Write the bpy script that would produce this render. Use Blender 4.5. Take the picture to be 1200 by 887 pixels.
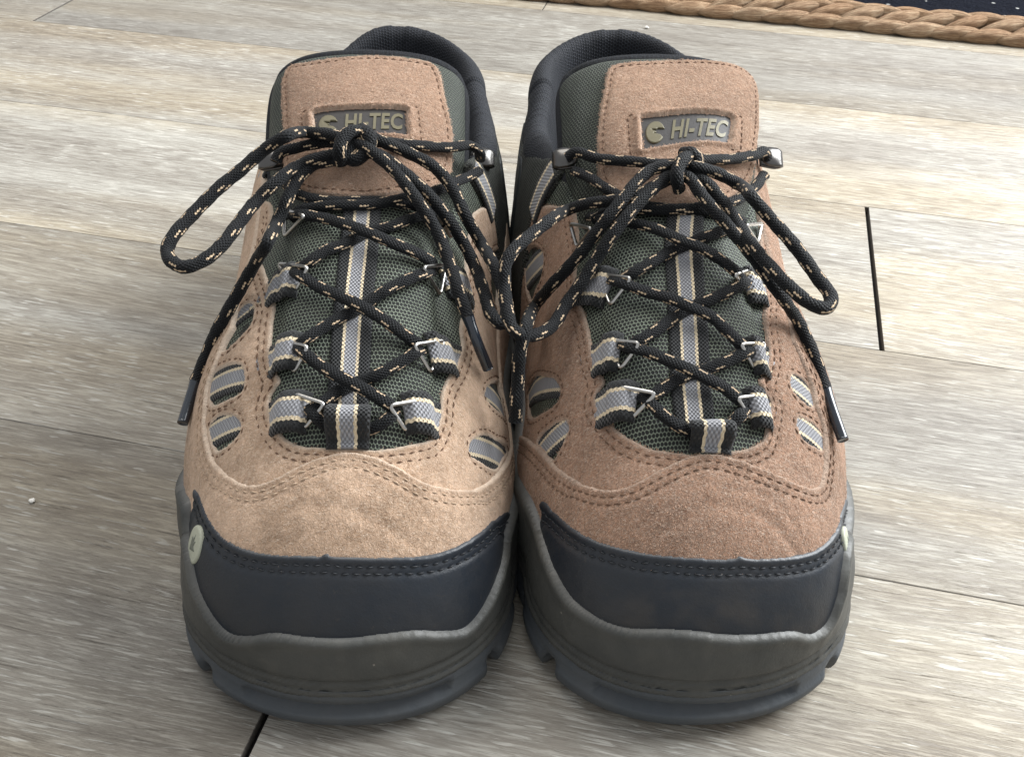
import bpy, bmesh, math, random
import numpy as np
from mathutils import Vector, Matrix
from mathutils.bvhtree import BVHTree

random.seed(4); rng = np.random.default_rng(4)
scene = bpy.context.scene
for o in list(bpy.data.objects): bpy.data.objects.remove(o)

# ------------------------------------------------------------------ camera
F, PT, RL, CH = 1160.0, math.radians(38.18), math.radians(1.55), 0.27
cam_data = bpy.data.cameras.new('camera'); cam = bpy.data.objects.new('camera', cam_data)
scene.collection.objects.link(cam); scene.camera = cam
cam_data.sensor_width = 36.0; cam_data.lens = F / 1200.0 * 36.0
cam_data.clip_start = 0.01; cam_data.clip_end = 50
cam.location = (0, 0, CH)
cam.rotation_euler = (Matrix.Rotation(math.pi/2 - PT, 3, 'X') @ Matrix.Rotation(RL, 3, 'Z')).to_euler()
cam_data.dof.use_dof = True; cam_data.dof.focus_distance = 0.30; cam_data.dof.aperture_fstop = 110.0
scene.render.resolution_x, scene.render.resolution_y = 1024, 756

# ------------------------------------------------------------------ light
world = bpy.data.worlds.new('World'); scene.world = world; world.use_nodes = True
bg = world.node_tree.nodes['Background']
bg.inputs['Color'].default_value = (0.93, 0.96, 1.0, 1); bg.inputs['Strength'].default_value = 0.57
def area(name, loc, target, sx, sy, power, col):
    l = bpy.data.lights.new(name, 'AREA'); l.shape = 'RECTANGLE'; l.size = sx; l.size_y = sy
    l.energy = power; l.color = col
    o = bpy.data.objects.new(name, l); scene.collection.objects.link(o); o.location = loc
    o.rotation_euler = (Vector(target) - Vector(loc)).to_track_quat('-Z', 'Y').to_euler()
    return o
area('window_light', (1.45, 1.0, 1.15), (.05, .3, 0), 1.3, 1.3, 88, (0.95, 0.98, 1.0))
area('overhead_fill', (-0.5, 1.4, 2.2), (0, .3, 0), 1.6, 1.0, 24, (1.0, 0.96, 0.90))  # added soft warm fill from overhead, not a known lamp of the room
scene.view_settings.view_transform = 'Standard'; scene.view_settings.look = 'None'
scene.view_settings.exposure = 0.26; scene.view_settings.gamma = 1.0

# ------------------------------------------------------------------ object helpers
COL = scene.collection
def empty(name, loc=(0,0,0), rz=0.0, label=None, cat=None, group=None, kind=None):
    o = bpy.data.objects.new(name, None); COL.objects.link(o); o.location = loc; o.rotation_euler = (0,0,rz)
    o.empty_display_size = .02
    tag(o, label, cat, group, kind); return o
def tag(o, label=None, cat=None, group=None, kind=None):
    if label: o['label'] = label
    if cat: o['category'] = cat
    if group: o['group'] = group
    if kind: o['kind'] = kind
    return o
def mesh_obj(name, verts, faces, mat, parent=None, uv=None, attrs=None, smooth=True, kind=None):
    me = bpy.data.meshes.new(name)
    me.from_pydata([tuple(v) for v in verts], [], [tuple(int(i) for i in f) for f in faces])
    if uv is not None:
        l = me.uv_layers.new(name='UVMap'); idx = np.empty(len(me.loops), dtype=np.int32)
        me.loops.foreach_get('vertex_index', idx)
        l.data.foreach_set('uv', np.asarray(uv, dtype=np.float32)[idx].ravel())
    if attrs:
        for k, a in attrs.items():
            at_ = me.attributes.new(k, 'FLOAT', 'POINT'); at_.data.foreach_set('value', np.asarray(a, dtype=np.float32))
    if smooth: me.polygons.foreach_set('use_smooth', [True]*len(me.polygons))
    me.materials.append(mat); me.update()
    o = bpy.data.objects.new(name, me); COL.objects.link(o)
    if parent: o.parent = parent
    if kind: o['kind'] = kind
    return o

# ------------------------------------------------------------------ numeric noise
def vnoise(x, y, seed=0):
    x = np.asarray(x, float); y = np.asarray(y, float)
    xi = np.floor(x).astype(np.int64); yi = np.floor(y).astype(np.int64); fx = x-xi; fy = y-yi
    fx = fx*fx*(3-2*fx); fy = fy*fy*(3-2*fy)
    def h(a, b):
        n = (a*374761393 + b*668265263 + seed*982451653) & 0xffffffff
        n = ((n ^ (n >> 13))*1274126177) & 0xffffffff
        return ((n ^ (n >> 16)) & 0xffff)/65535.0*2-1
    return (h(xi,yi)*(1-fx)+h(xi+1,yi)*fx)*(1-fy)+(h(xi,yi+1)*(1-fx)+h(xi+1,yi+1)*fx)*fy
def fbm(x, y, o=3, seed=0):
    s = 0; a = 1
    for i in range(o): s = s+a*vnoise(x*2**i, y*2**i, seed+i*7); a *= .5
    return s/1.75

# ------------------------------------------------------------------ node helper
class NT:
    def __init__(s, name):
        s.m = bpy.data.materials.new(name); s.m.use_nodes = True; s.t = s.m.node_tree
        s.b = s.t.nodes['Principled BSDF']
    def n(s, typ, ins=None, **kw):
        nd = s.t.nodes.new(typ)
        for k, v in kw.items(): setattr(nd, k, v)
        for k, v in (ins or {}).items():
            if hasattr(v, 'is_linked') or hasattr(v, 'links'): s.t.links.new(v, nd.inputs[k])
            else: nd.inputs[k].default_value = v
        return nd
    def math(s, op, a, b=0.0, c=0.0, clamp=False):
        nd = s.t.nodes.new('ShaderNodeMath'); nd.operation = op; nd.use_clamp = clamp
        for i, v in enumerate((a, b, c)):
            if hasattr(v, 'links'): s.t.links.new(v, nd.inputs[i])
            else: nd.inputs[i].default_value = v
        return nd.outputs[0]
    def uv(s):
        nd = s.t.nodes.new('ShaderNodeUVMap'); nd.uv_map = 'UVMap'; return nd.outputs[0]
    def mp(s, vec, scale=(1,1,1), loc=(0,0,0), rot=(0,0,0)):
        return s.n('ShaderNodeMapping', {'Vector': vec, 'Scale': scale, 'Location': loc, 'Rotation': rot}).outputs[0]
    def noise(s, vec, scale, detail=4, rough=.55, dist=0.0):
        return s.n('ShaderNodeTexNoise', {'Vector': vec, 'Scale': scale, 'Detail': detail, 'Roughness': rough, 'Distortion': dist}).outputs[0]
    def ramp(s, fac, stops, interp='LINEAR'):
        nd = s.t.nodes.new('ShaderNodeValToRGB'); s.t.links.new(fac, nd.inputs[0]); cr = nd.color_ramp; cr.interpolation = interp
        while len(cr.elements) < len(stops): cr.elements.new(.5)
        for e, (p, c) in zip(cr.elements, stops):
            e.position = p; e.color = (c if len(c) == 4 else (*c, 1))
        return nd.outputs[0]
    def mix(s, f, a, b, mode='MIX'):
        nd = s.t.nodes.new('ShaderNodeMix'); nd.data_type = 'RGBA'; nd.blend_type = mode
        for sock, v in ((nd.inputs[0], f), (nd.inputs[6], a), (nd.inputs[7], b)):
            if hasattr(v, 'links'): s.t.links.new(v, sock)
            else: sock.default_value = v if not isinstance(v, tuple) or len(v) == 4 else (*v, 1)
        return nd.outputs[2]
    def bump(s, h, dist, strength=1.0, nrm=None):
        ins = {'Height': h, 'Distance': dist, 'Strength': strength}
        if nrm is not None: ins['Normal'] = nrm
        return s.n('ShaderNodeBump', ins).outputs[0]
    def sep(s, v):
        nd = s.n('ShaderNodeSeparateXYZ', {0: v}); return nd.outputs
    def attr(s, name):
        nd = s.t.nodes.new('ShaderNodeAttribute'); nd.attribute_name = name; return nd.outputs['Fac']
    def set(s, **kw):
        for k, v in kw.items():
            k = k.replace('_', ' ')
            if hasattr(v, 'links'): s.t.links.new(v, s.b.inputs[k])
            else: s.b.inputs[k].default_value = v if not (isinstance(v, tuple) and len(v) == 3) else (*v, 1)
        return s.m

def mat_suede(name, c_dark, c_light, c_rim, grain=1.0, seed=0.0):
    m = NT(name); uv = m.mp(m.uv(), loc=(seed, seed*.7, 0))
    big = m.noise(uv, 34, 4, .6)                  # worn patches, cm scale
    mid = m.noise(uv, 260, 3, .6)
    nap = m.noise(m.mp(uv, scale=(1, .62, 1), rot=(0,0,.5)), 1150, 4, .72, .8)
    nap2 = m.noise(m.mp(uv, scale=(.5, 1, 1), rot=(0,0,-.6)), 1700, 3, .7, 1.5)
    f = m.math('ADD', m.math('MULTIPLY', big, 1.0), m.math('MULTIPLY', mid, .5))
    f = m.math('ADD', f, m.math('MULTIPLY', nap, .75*grain)); f = m.math('ADD', f, m.math('MULTIPLY', nap2, .35*grain))
    f = m.math('DIVIDE', f, 1.5+1.1*grain)
    col = m.ramp(f, [(.41, c_dark), (.60, c_light)])
    fib = m.math('POWER', nap2, 6.0); col = m.mix(m.math('MULTIPLY', fib, 7.0*grain, clamp=True), col, c_rim)
    col = m.mix(m.math('MULTIPLY', m.attr('rim'), .85), col, c_rim)
    col = m.mix(m.math('MULTIPLY', m.attr('dirt'), .5), col, (c_dark[0]*.45, c_dark[1]*.42, c_dark[2]*.4))
    h = m.math('ADD', m.math('MULTIPLY', nap, 1.0), m.math('MULTIPLY', nap2, .6))
    h = m.math('ADD', h, m.math('MULTIPLY', mid, .9))
    m.set(Base_Color=col, Roughness=.95, Normal=m.bump(h, .0014, .95*grain), Sheen_Weight=.35, Sheen_Roughness=.5,
          Sheen_Tint=(1,.86,.72), Specular_IOR_Level=.15)
    return m.m

def mat_rubber(name, col, dust=(.12,.11,.09), rough=.5, dustamt=.25, speck=True, blend=1.0):
    m = NT(name); uv = m.uv()
    tc = m.n('ShaderNodeTexCoord').outputs['Object']
    n1 = m.noise(tc, 28, 5, .6); n2 = m.noise(tc, 140, 5, .65); n3 = m.noise(tc, 1300, 2, .6)
    d = m.math('MULTIPLY', m.math('SUBTRACT', m.math('ADD', n1, m.math('MULTIPLY', n2, .5)), .62, clamp=True), dustamt*4, clamp=True)
    d = m.math('ADD', d, m.math('MULTIPLY', m.attr('dirt'), .55), clamp=True)
    c = m.mix(d, col, dust)
    c = m.mix(m.math('MULTIPLY', m.attr('rim'), .55), c, tuple(min(1, x*1.0+.13) for x in col))
    if speck:
        v = m.n('ShaderNodeTexVoronoi', {'Vector': tc, 'Scale': 150.0}).outputs['Distance']
        sp = m.math('MULTIPLY', m.math('LESS_THAN', m.math('ADD', v, m.math('MULTIPLY', n3, .16)), .13), m.math('GREATER_THAN', n1, .56))
        c = m.mix(m.math('MULTIPLY', sp, .35), c, (.40,.36,.30))
    sc = m.noise(m.mp(tc, scale=(40, 260, 300), rot=(.2,.1,.6)), 1.0, 3, .7); sc2 = m.noise(m.mp(tc, scale=(330, 50, 260), rot=(0,.3,-.4)), 1.0, 3, .7)
    sc = m.ramp(m.math('MAXIMUM', sc, sc2), [(.66,(0,0,0)),(.74,(1,1,1))])
    c = m.mix(m.math('MULTIPLY', m.math('MULTIPLY', sc, n1), .45), c, dust)
    r = m.math('ADD', m.math('MULTIPLY', n2, .22), rough-.1)
    h = m.math('ADD', m.math('MULTIPLY', n3, .35), m.math('MULTIPLY', n2, 1.0))
    m.set(Base_Color=c, Roughness=r, Normal=m.bump(h, .00035, .6), Specular_IOR_Level=.45)
    return m.m

def mat_netting(name, thread, hole, pitch=1.35, gloss=.6):
    m = NT(name); uv = m.uv()
    v = m.mp(uv, scale=(1000/pitch, 1000/pitch/1.12, 1))
    x, y, _ = m.sep(v)
    row = m.math('FLOOR', y); shift = m.math('MULTIPLY', m.math('MODULO', m.math('ABSOLUTE', row), 2.0), .5)
    wob = m.math('MULTIPLY', m.math('SUBTRACT', m.noise(v, .55, 3), .5), .75)
    fx = m.math('SUBTRACT', m.math('FRACT', m.math('ADD', m.math('ADD', x, shift), wob)), .5)
    fy = m.math('SUBTRACT', m.math('FRACT', y), .5)
    d = m.math('SQRT', m.math('ADD', m.math('MULTIPLY', fx, fx), m.math('MULTIPLY', m.math('MULTIPLY', fy, fy), .8)))
    fib = m.noise(m.mp(uv, scale=(1,3,1)), 2600, 2)
    t = m.ramp(d, [(.33, (0,0,0)), (.50, (1,1,1))])
    big = m.noise(uv, 60, 3)
    thr = m.mix(m.math('MULTIPLY', fib, 1.0), tuple(c*.35 for c in thread), tuple(c*1.4 for c in thread))
    col = m.mix(t, hole, thr)
    col = m.mix(m.math('MULTIPLY', m.ramp(big, [(.4,(0,0,0)),(.7,(1,1,1))]), .35), col, hole)
    m.set(Base_Color=col, Roughness=gloss, Normal=m.bump(m.math('ADD', t, m.math('MULTIPLY', fib, .3)), .0007, .9), Specular_IOR_Level=.4)
    return m.m

def mat_webbing(name):
    # UV: x = millimetres across / 1000 (0 = centre), y = along
    m = NT(name); uv = m.mp(m.uv(), scale=(1000,1000,1)); x, y, _ = m.sep(uv)
    zig = m.math('MULTIPLY', m.math('SINE', m.math('MULTIPLY', y, 6.283/1.5)), .16)
    ax = m.math('ADD', m.math('ABSOLUTE', x), zig)
    tan = m.math('MULTIPLY', m.math('GREATER_THAN', ax, 2.5), m.math('LESS_THAN', ax, 3.7))
    blk = m.math('GREATER_THAN', ax, 3.7)
    fib = m.noise(m.mp(m.uv(), scale=(1,.35,1)), 3200, 2)
    cell = m.math('SINE', m.math('ADD', m.math('MULTIPLY', y, 6.283/1.25), m.math('MULTIPLY', m.math('ROUND', m.math('MULTIPLY', x, 1.2)), 3.1416)))
    g = m.mix(m.math('MULTIPLY_ADD', cell, .3, .45), (.14,.14,.150), (.52,.52,.545))
    c = m.mix(tan, g, (.80,.66,.45)); c = m.mix(blk, c, m.mix(m.math('MULTIPLY_ADD', cell, .3, .3), (.003,.0035,.004), (.012,.014,.015)))
    c = m.mix(m.math('MULTIPLY', fib, .4), c, (.02,.02,.02))
    h = m.math('ADD', cell, m.math('MULTIPLY', fib, .6)); h = m.math('ADD', h, m.math('MULTIPLY', tan, .8))
    m.set(Base_Color=c, Roughness=.7, Normal=m.bump(h, .00035, .8), Sheen_Weight=.15, Specular_IOR_Level=.3)
    return m.m

def mat_lace(name):
    # UV: x = turn (0..1), y = metres along
    m = NT(name); x, y0, _ = m.sep(m.uv()); y = m.math('MULTIPLY', y0, 1000.0)
    a = m.math('MULTIPLY', x, 6.2832*11)
    p1 = m.math('SINE', m.math('ADD', m.math('MULTIPLY', y, 6.2832/1.25), a))
    p2 = m.math('SINE', m.math('SUBTRACT', m.math('MULTIPLY', y, 6.2832/1.25), a))
    w = m.math('MAXIMUM', p1, p2)
    P = 11.0
    def dash(ang, off, wd=.021, ln=.27):
        dx = m.math('ABSOLUTE', m.math('SUBTRACT', m.math('FRACT', m.math('ADD', m.math('SUBTRACT', x, ang), .5)), .5))
        ph = m.math('FRACT', m.math('DIVIDE', m.math('ADD', y, off), P))
        bead = m.math('MULTIPLY_ADD', m.math('SINE', m.math('MULTIPLY', y, 6.2832/1.25)), .010, wd)
        return m.math('MULTIPLY', m.math('LESS_THAN', dx, bead), m.math('LESS_THAN', ph, ln))
    f = None
    for ang, off in ((.05,0),(.15,2.2),(.37,6.2),(.47,8.4),(.71,2.0),(.81,4.2)):
        d = dash(ang, off); f = d if f is None else m.math('MAXIMUM', f, d)
    fib = m.noise(m.mp(m.uv(), scale=(.02, 1, 1)), 1900, 2)
    c = m.mix(m.math('MULTIPLY_ADD', w, .45, .25, clamp=True), (.0009,.0011,.0015), (.0052,.0064,.0080))
    c = m.mix(f, c, m.mix(fib, (.34,.22,.12), (.78,.62,.44)))
    h = m.math('ADD', m.math('MULTIPLY', w, .6), m.math('MULTIPLY', f, .9)); h = m.math('ADD', h, m.math('MULTIPLY', fib, .5))
    m.set(Base_Color=c, Roughness=.62, Normal=m.bump(h, .0004, .8), Sheen_Weight=.05, Sheen_Roughness=.4, Specular_IOR_Level=.2)
    return m.m

def mat_plain(name, col, rough=.5, metal=0.0, bumpd=0.0, scale=900, spec=.5, sheen=0.0):
    m = NT(name); tc = m.n('ShaderNodeTexCoord').outputs['Object']
    n = m.noise(tc, scale, 3, .6); n2 = m.noise(tc, scale*.08, 3)
    c = m.mix(m.math('MULTIPLY', m.math('ADD', n, n2), .45), tuple(x*.75 for x in col), tuple(min(1, x*1.2) for x in col))
    kw = {}
    if bumpd: kw['Normal'] = m.bump(n, bumpd, .8)
    m.set(Base_Color=c, Roughness=m.math('MULTIPLY_ADD', n2, .2, rough-.1), Metallic=metal, Specular_IOR_Level=spec, Sheen_Weight=sheen, **kw)
    return m.m

M = {}
M['suede_a'] = mat_suede('suede_tan', (.295,.180,.108), (.70,.475,.325), (.80,.67,.54), .85, 0.0)
M['suede_b'] = mat_suede('suede_russet', (.225,.105,.057), (.60,.32,.196), (.76,.60,.48), 1.35, .37)
M['suede_t'] = mat_suede('suede_tongue', (.195,.098,.054), (.49,.283,.178), (.70,.53,.41), 1.2, .71)
M['fibre_a'] = mat_plain('tan_fibre', (.60,.43,.31), .95, spec=.1, sheen=.3)
M['fibre_b'] = mat_plain('russet_fibre', (.55,.35,.24), .95, spec=.1, sheen=.3)
M['toecap'] = mat_rubber('toe_rubber', (.0095,.0140,.0210), (.060,.050,.040), .42, .14)
M['midsole'] = mat_rubber('midsole_rubber', (.038,.040,.038), (.090,.086,.074), .48, .30)
M['outsole'] = mat_rubber('outsole_rubber', (.050,.058,.066), (.11,.107,.10), .58, .25)
M['net'] = mat_netting('green_netting', (.27,.31,.235), (.004,.005,.004), 1.12)
M['net_tongue'] = mat_netting('tongue_netting', (.14,.16,.12), (.005,.007,.005), 1.1)
M['net_dark'] = mat_netting('olive_netting', (.10,.105,.085), (.012,.013,.011), 1.0)
M['collar'] = mat_netting('black_lining', (.018,.022,.034), (.004,.005,.008), 1.5, .75)
M['synthetic'] = mat_plain('dark_synthetic', (.022,.026,.027), .5, 0, .0002, 1500)
M['web'] = mat_webbing('striped_webbing')
M['lace'] = mat_lace('braided_lace')
M['thread_tan'] = mat_plain('tan_thread', (.45,.33,.23), .8, 0, .0001, 3000)
M['thread_dark'] = mat_plain('brown_thread', (.15,.085,.05), .8, 0, .0001, 3000)
M['thread_black'] = mat_plain('black_thread', (.012,.014,.018), .6, 0, .0001, 3000)
M['metal'] = mat_plain('dull_nickel', (.48,.465,.44), .30, 1.0, .00004, 500)
M['metal_dark'] = mat_plain('gunmetal', (.10,.10,.11), .28, .9, .00004, 500)
M['hook'] = mat_plain('worn_steel', (.12,.115,.11), .30, 1.0, .00015, 260)
M['plastic'] = mat_plain('aglet_plastic', (.015,.02,.028), .16, 0, 0, 300, .7)
M['plaque'] = mat_plain('plaque_rubber', (.020,.017,.016), .6, 0, .00015, 900)
M['gold'] = mat_plain('dull_gold_print', (.115,.100,.055), .5, .2, .0001, 900)
M['badge'] = mat_plain('pale_badge', (.40,.41,.32), .5, 0, .0001, 900)
M['badge_mark'] = mat_plain('badge_mark', (.14,.15,.12), .5)

# ------------------------------------------------------------------ floor
YAW = math.radians(-12.09); PW = .5292503*.27; B0 = .950314*.27
def ray_cam(u, v):
    x = (u-600)/F; y = -(v-443.5)/F
    x, y = x*math.cos(RL)-y*math.sin(RL), x*math.sin(RL)+y*math.cos(RL)
    return np.array([x, math.cos(PT)+y*math.sin(PT), -math.sin(PT)+y*math.cos(PT)])
def at_z(u, v, z):
    d = ray_cam(u, v); t = (z-CH)/d[2]; return np.array([d[0]*t, d[1]*t, z])
def to_ab(P): return (P[0]*math.cos(YAW)+P[1]*math.sin(YAW), -P[0]*math.sin(YAW)+P[1]*math.cos(YAW))

def mat_floor():
    m = NT('weathered_oak_vinyl')
    r = m.n('ShaderNodeObjectInfo').outputs['Random']
    off = m.n('ShaderNodeCombineXYZ', {0: m.math('MULTIPLY', r, 37.0), 1: m.math('MULTIPLY', r, 11.0), 2: 0.0}).outputs[0]
    v = m.n('ShaderNodeVectorMath', {0: m.uv(), 1: off}, operation='ADD').outputs[0]
    wav = m.noise(m.mp(v, scale=(2.2, 9, 1)), 1.0, 3, .5)
    vd = m.n('ShaderNodeVectorMath', {0: v, 1: m.n('ShaderNodeCombineXYZ', {0: 0.0, 1: m.math('MULTIPLY', wav, .035), 2: 0.0}).outputs[0]}, operation='ADD').outputs[0]
    fine = m.noise(m.mp(vd, scale=(62, 860, 1)), 1.0, 5, .68)
    mid = m.noise(m.mp(vd, scale=(20, 260, 1)), 1.0, 4, .62)
    band = m.noise(m.mp(vd, scale=(1.3, 22, 1)), 1.0, 4, .55)
    cloud = m.noise(m.mp(v, scale=(9, 22, 1)), 1.0, 4, .6)
    fleck = m.math('ADD', m.noise(m.mp(vd, scale=(75, 780, 1)), 1.0, 2, .5, .3), m.math('MULTIPLY', m.math('SUBTRACT', cloud, .5), .35))
    fine_c = m.ramp(fine, [(.43,(0,0,0)),(.57,(1,1,1))])
    fig = m.noise(m.mp(v, scale=(2.3, 13, 1), loc=(1.7,4.1,0)), 1.0, 2, .45)
    rings = m.math('SINE', m.math('MULTIPLY_ADD', fig, 190.0, m.math('MULTIPLY', fine, 5.0)))
    rmask = m.ramp(m.noise(m.mp(v, scale=(1.9, 8, 1), loc=(6,2,0)), 1.0, 2, .5), [(.46,(0,0,0)),(.60,(1,1,1))])
    s = m.math('ADD', m.math('MULTIPLY', fine_c, .27), m.math('MULTIPLY', mid, .62))
    s = m.math('ADD', s, m.math('MULTIPLY', m.math('MULTIPLY', rings, rmask), .055))
    s = m.math('ADD', s, .265)
    s = m.math('ADD', s, m.math('MULTIPLY', band, .75)); s = m.math('ADD', s, m.math('MULTIPLY', cloud, .45))
    s = m.math('DIVIDE', s, 2.62)
    base = m.ramp(s, [(.375, (.150,.130,.108)), (.455, (.242,.218,.187)), (.525, (.315,.292,.256)), (.61, (.415,.395,.353))])
    warm = m.noise(m.mp(v, scale=(1.5, 14, 1)), 1.0, 2)
    base = m.mix(m.ramp(warm, [(.42,(0,0,0)),(.62,(1,1,1))]), base, m.mix(1.0, base, (1.06,.985,.86), 'MULTIPLY'))
    lf = m.ramp(fleck, [(.60,(0,0,0)),(.67,(1,1,1))])
    base = m.mix(m.math('MULTIPLY', lf, .55), base, (.62,.60,.55))
    dk = m.noise(m.mp(vd, scale=(40, 800, 1), loc=(3,5,0)), 1.0, 4, .7)
    df = m.ramp(dk, [(.31,(1,1,1)),(.39,(0,0,0))])
    base = m.mix(m.math('MULTIPLY', df, .55), base, (.12,.10,.082))
    tone = m.math('MULTIPLY', m.attr('tone'), .93)
    tc = m.n('ShaderNodeCombineXYZ', {0: tone, 1: tone, 2: m.math('MULTIPLY', tone, .985)}).outputs[0]
    base = m.mix(1.0, base, tc, 'MULTIPLY')
    edge = m.attr('rim'); base = m.mix(m.math('MULTIPLY', edge, .8), base, (.10,.09,.08))
    h = m.math('ADD', m.math('MULTIPLY', fine_c, .4), m.math('MULTIPLY', lf, -.5)); h = m.math('ADD', h, m.math('MULTIPLY', df, -.8))
    h = m.math('ADD', h, m.math('MULTIPLY', mid, .8))
    m.set(Base_Color=base, Roughness=m.math('MULTIPLY_ADD', fine, .25, .33), Normal=m.bump(h, .00035, .7), Specular_IOR_Level=.42)
    return m.m
M['floor'] = mat_floor(); M['gap'] = mat_plain('floor_gap', (.012,.010,.009), .9)

def build_floor():
    b_lo, b_hi = B0-7*PW, B0+18*PW
    fl = mesh_obj('floor', [(a*math.cos(YAW)-b*math.sin(YAW), a*math.sin(YAW)+b*math.cos(YAW), -.004) for a, b in ((-3,b_lo),(3,b_lo),(3,b_hi),(-3,b_hi))], [(0,1,2,3)], M['gap'], smooth=False)
    tag(fl, 'greyish beige weathered wood look plank floor', None, None, 'structure')
    j1 = to_ab(at_z(1025,330,0))[0]; j2 = to_ab(at_z(298,863,0))[0]; j3 = to_ab(at_z(74,6,0))[0]
    LN = 1.18
    for k in range(-7, 18):
        b0 = B0+(k)*PW; b1 = b0+PW
        start = {1: j1, -1: j2, 3: j3}.get(k)
        if start is None: start = (.72+.37*k) if k not in (0, 2) else -.62-.1*k
        start = start % LN-3*LN
        for i in range(7):
            a0 = start+i*LN; a1 = a0+LN
            if a1 < -2.9 or a0 > 2.9: continue
            a0 = max(a0, -3.0); a1 = min(a1, 3.0)
            tone = {2: 1.10, 1: 1.05, 0: .90, 4: .92}.get(k, .90+.15*((k*7+i*3) % 5)/4)+.03*((i*5+k) % 3)
            if k == -1: tone = .66 if (a0+a1)/2 < j2 else 1.0
            if k == 0: tone = .91 if a0 < .2 else .95
            if k == 3: tone = .80 if (a0+a1)/2 > j3 else .95
            ga = .0011 if k in (1, -1, 3) else .0004
            gb = .00006
            a0 += ga; a1 -= ga; c0 = b0+gb; c1 = b1-gb; bv = .00030; t = .0036
            pts = []; rim = []
            for (A0, A1, C0, C1, z, rr) in ((a0,a1,c0,c1,-t,1),(a0,a1,c0,c1,-bv,1),(a0+bv*.6,a1-bv*.6,c0+bv,c1-bv,0,0)):
                for a, b in ((A0,C0),(A1,C0),(A1,C1),(A0,C1)):
                    pts.append((a, b, z)); rim.append(rr)
            fs = [(8,9,10,11)]
            for l in (0, 4):
                for q in range(4): fs.append((l+q, l+(q+1)%4, l+4+(q+1)%4, l+4+q))
            W = [(a*math.cos(YAW)-b*math.sin(YAW), a*math.sin(YAW)+b*math.cos(YAW), z) for a, b, z in pts]
            uv = [(a-a0+i*.31+k*1.7, b-b0+k*.77) for a, b, z in pts]
            mesh_obj('plank', W, fs, M['floor'], fl, uv=uv, attrs={'rim': rim, 'tone': [tone]*len(pts)}, smooth=False)
build_floor()

# ------------------------------------------------------------------ rug with braided border
def build_rug():
    A = at_z(630, 2, .0)[:2]; Bp = at_z(1200, 57, .0)[:2]
    d = (Bp-A)/np.linalg.norm(Bp-A); nrm = np.array([-d[1], d[0]])
    ang = math.atan2(d[1], d[0])
    rug = empty('rug', (A[0], A[1], 0), ang, 'dark navy rug edged with braided straw border behind the shoes', 'rug')
    # navy pile
    m = NT('navy_pile'); v = m.n('ShaderNodeTexCoord').outputs['Object']
    n = m.noise(v, 420, 3, .7); n2 = m.noise(v, 120, 3)
    vo = m.n('ShaderNodeTexVoronoi', {'Vector': v, 'Scale': 60.0}).outputs['Distance']
    c = m.mix(n, (.002,.0025,.005), (.010,.012,.020)); c = m.mix(m.math('MULTIPLY', m.math('LESS_THAN', vo, .10), .7), c, (.5,.5,.48))
    m.set(Base_Color=c, Roughness=.95, Specular_IOR_Level=.05, Normal=m.bump(m.math('ADD', n, n2), .004, 1.0)); navy = m.m
    x0, x1, y0, y1 = -.7, 1.3, .036, 1.2; nx, ny = 160, 90
    X, Y = np.meshgrid(np.linspace(x0,x1,nx), np.linspace(y0,y1,ny)); Z = .008+.0016*np.abs(fbm(X*90,Y*90,2,5))*np.clip((Y-y0)/.01,0,1)
    V = np.stack([X,Y,Z],-1).reshape(-1,3); idx = np.arange(nx*ny).reshape(ny,nx)
    fs = np.stack([idx[:-1,:-1],idx[:-1,1:],idx[1:,1:],idx[1:,:-1]],-1).reshape(-1,4).tolist()
    k = len(V); sk = V[idx[0]].copy(); sk[:,2] = 0; V = np.vstack([V, sk])
    for i in range(nx-1): fs.append((idx[0,i], k+i, k+i+1, idx[0,i+1]))
    mesh_obj('pile', V, fs, navy, rug, uv=V[:,:2])
    # straw
    m = NT('straw'); v = m.uv()
    r = m.n('ShaderNodeObjectInfo').outputs['Random']
    f = m.noise(m.mp(v, scale=(90, 1500, 1)), 1.0, 4, .7)
    f2 = m.noise(m.mp(v, scale=(30,60,1)), 1.0, 2)
    c = m.ramp(m.math('ADD', m.math('MULTIPLY', f, .6), m.math('MULTIPLY', f2, .4)), [(.38,(.17,.10,.058)),(.5,(.43,.29,.18)),(.62,(.68,.53,.37))])
    c = m.mix(m.math('MULTIPLY', r, .45), c, m.mix(1.0, c, (.80,.62,.48), 'MULTIPLY'))
    m.set(Base_Color=c, Roughness=.85, Specular_IOR_Level=.2, Normal=m.bump(f, .003, 1.0)); straw = m.m
    # one bulging tapered strand, shared by every strand of the plait
    ns, nc = 17, 12; V = []; U = []
    for i in range(ns):
        s = i/(ns-1); rr = (math.sin(math.pi*s)**.8)*.56+.07
        for j in range(nc):
            a = 2*math.pi*j/nc; wr = 1+.10*math.sin(a*5+s*3)
            V.append(((s-.5)*.046, math.cos(a)*.0062*rr*2*.95*wr, math.sin(a)*.0052*rr*2*wr)); U.append((s*.04+a*.0, a*.004))
    fs = [(i*nc+j, i*nc+(j+1)%nc, (i+1)*nc+(j+1)%nc, (i+1)*nc+j) for i in range(ns-1) for j in range(nc)]
    fs += [tuple(range(nc))[::-1], tuple((ns-1)*nc+j for j in range(nc))]
    src = mesh_obj('braid_strand', V, fs, straw, rug, uv=U)
    first = True; pitch = .0262
    for i in range(-26, 50):
        for row, (yy, zz, an, dx) in enumerate(((.0045,.0050,.16,0),(.0135,.0098,.36,.008),(.0235,.0108,-.36,.017))):
            o = src if first else src.copy()
            if not first: COL.objects.link(o); o.parent = rug
            first = False
            js = rng.normal(0, 1, 4)
            o.location = (i*pitch+dx+js[0]*.001, yy+js[1]*.0006, zz+js[2]*.0003)
            o.rotation_euler = (js[3]*.3, (-.16 if row else -.05), an+js[2]*.05)
            if row == 0: o.scale = (1.0, .72, .95)
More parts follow.
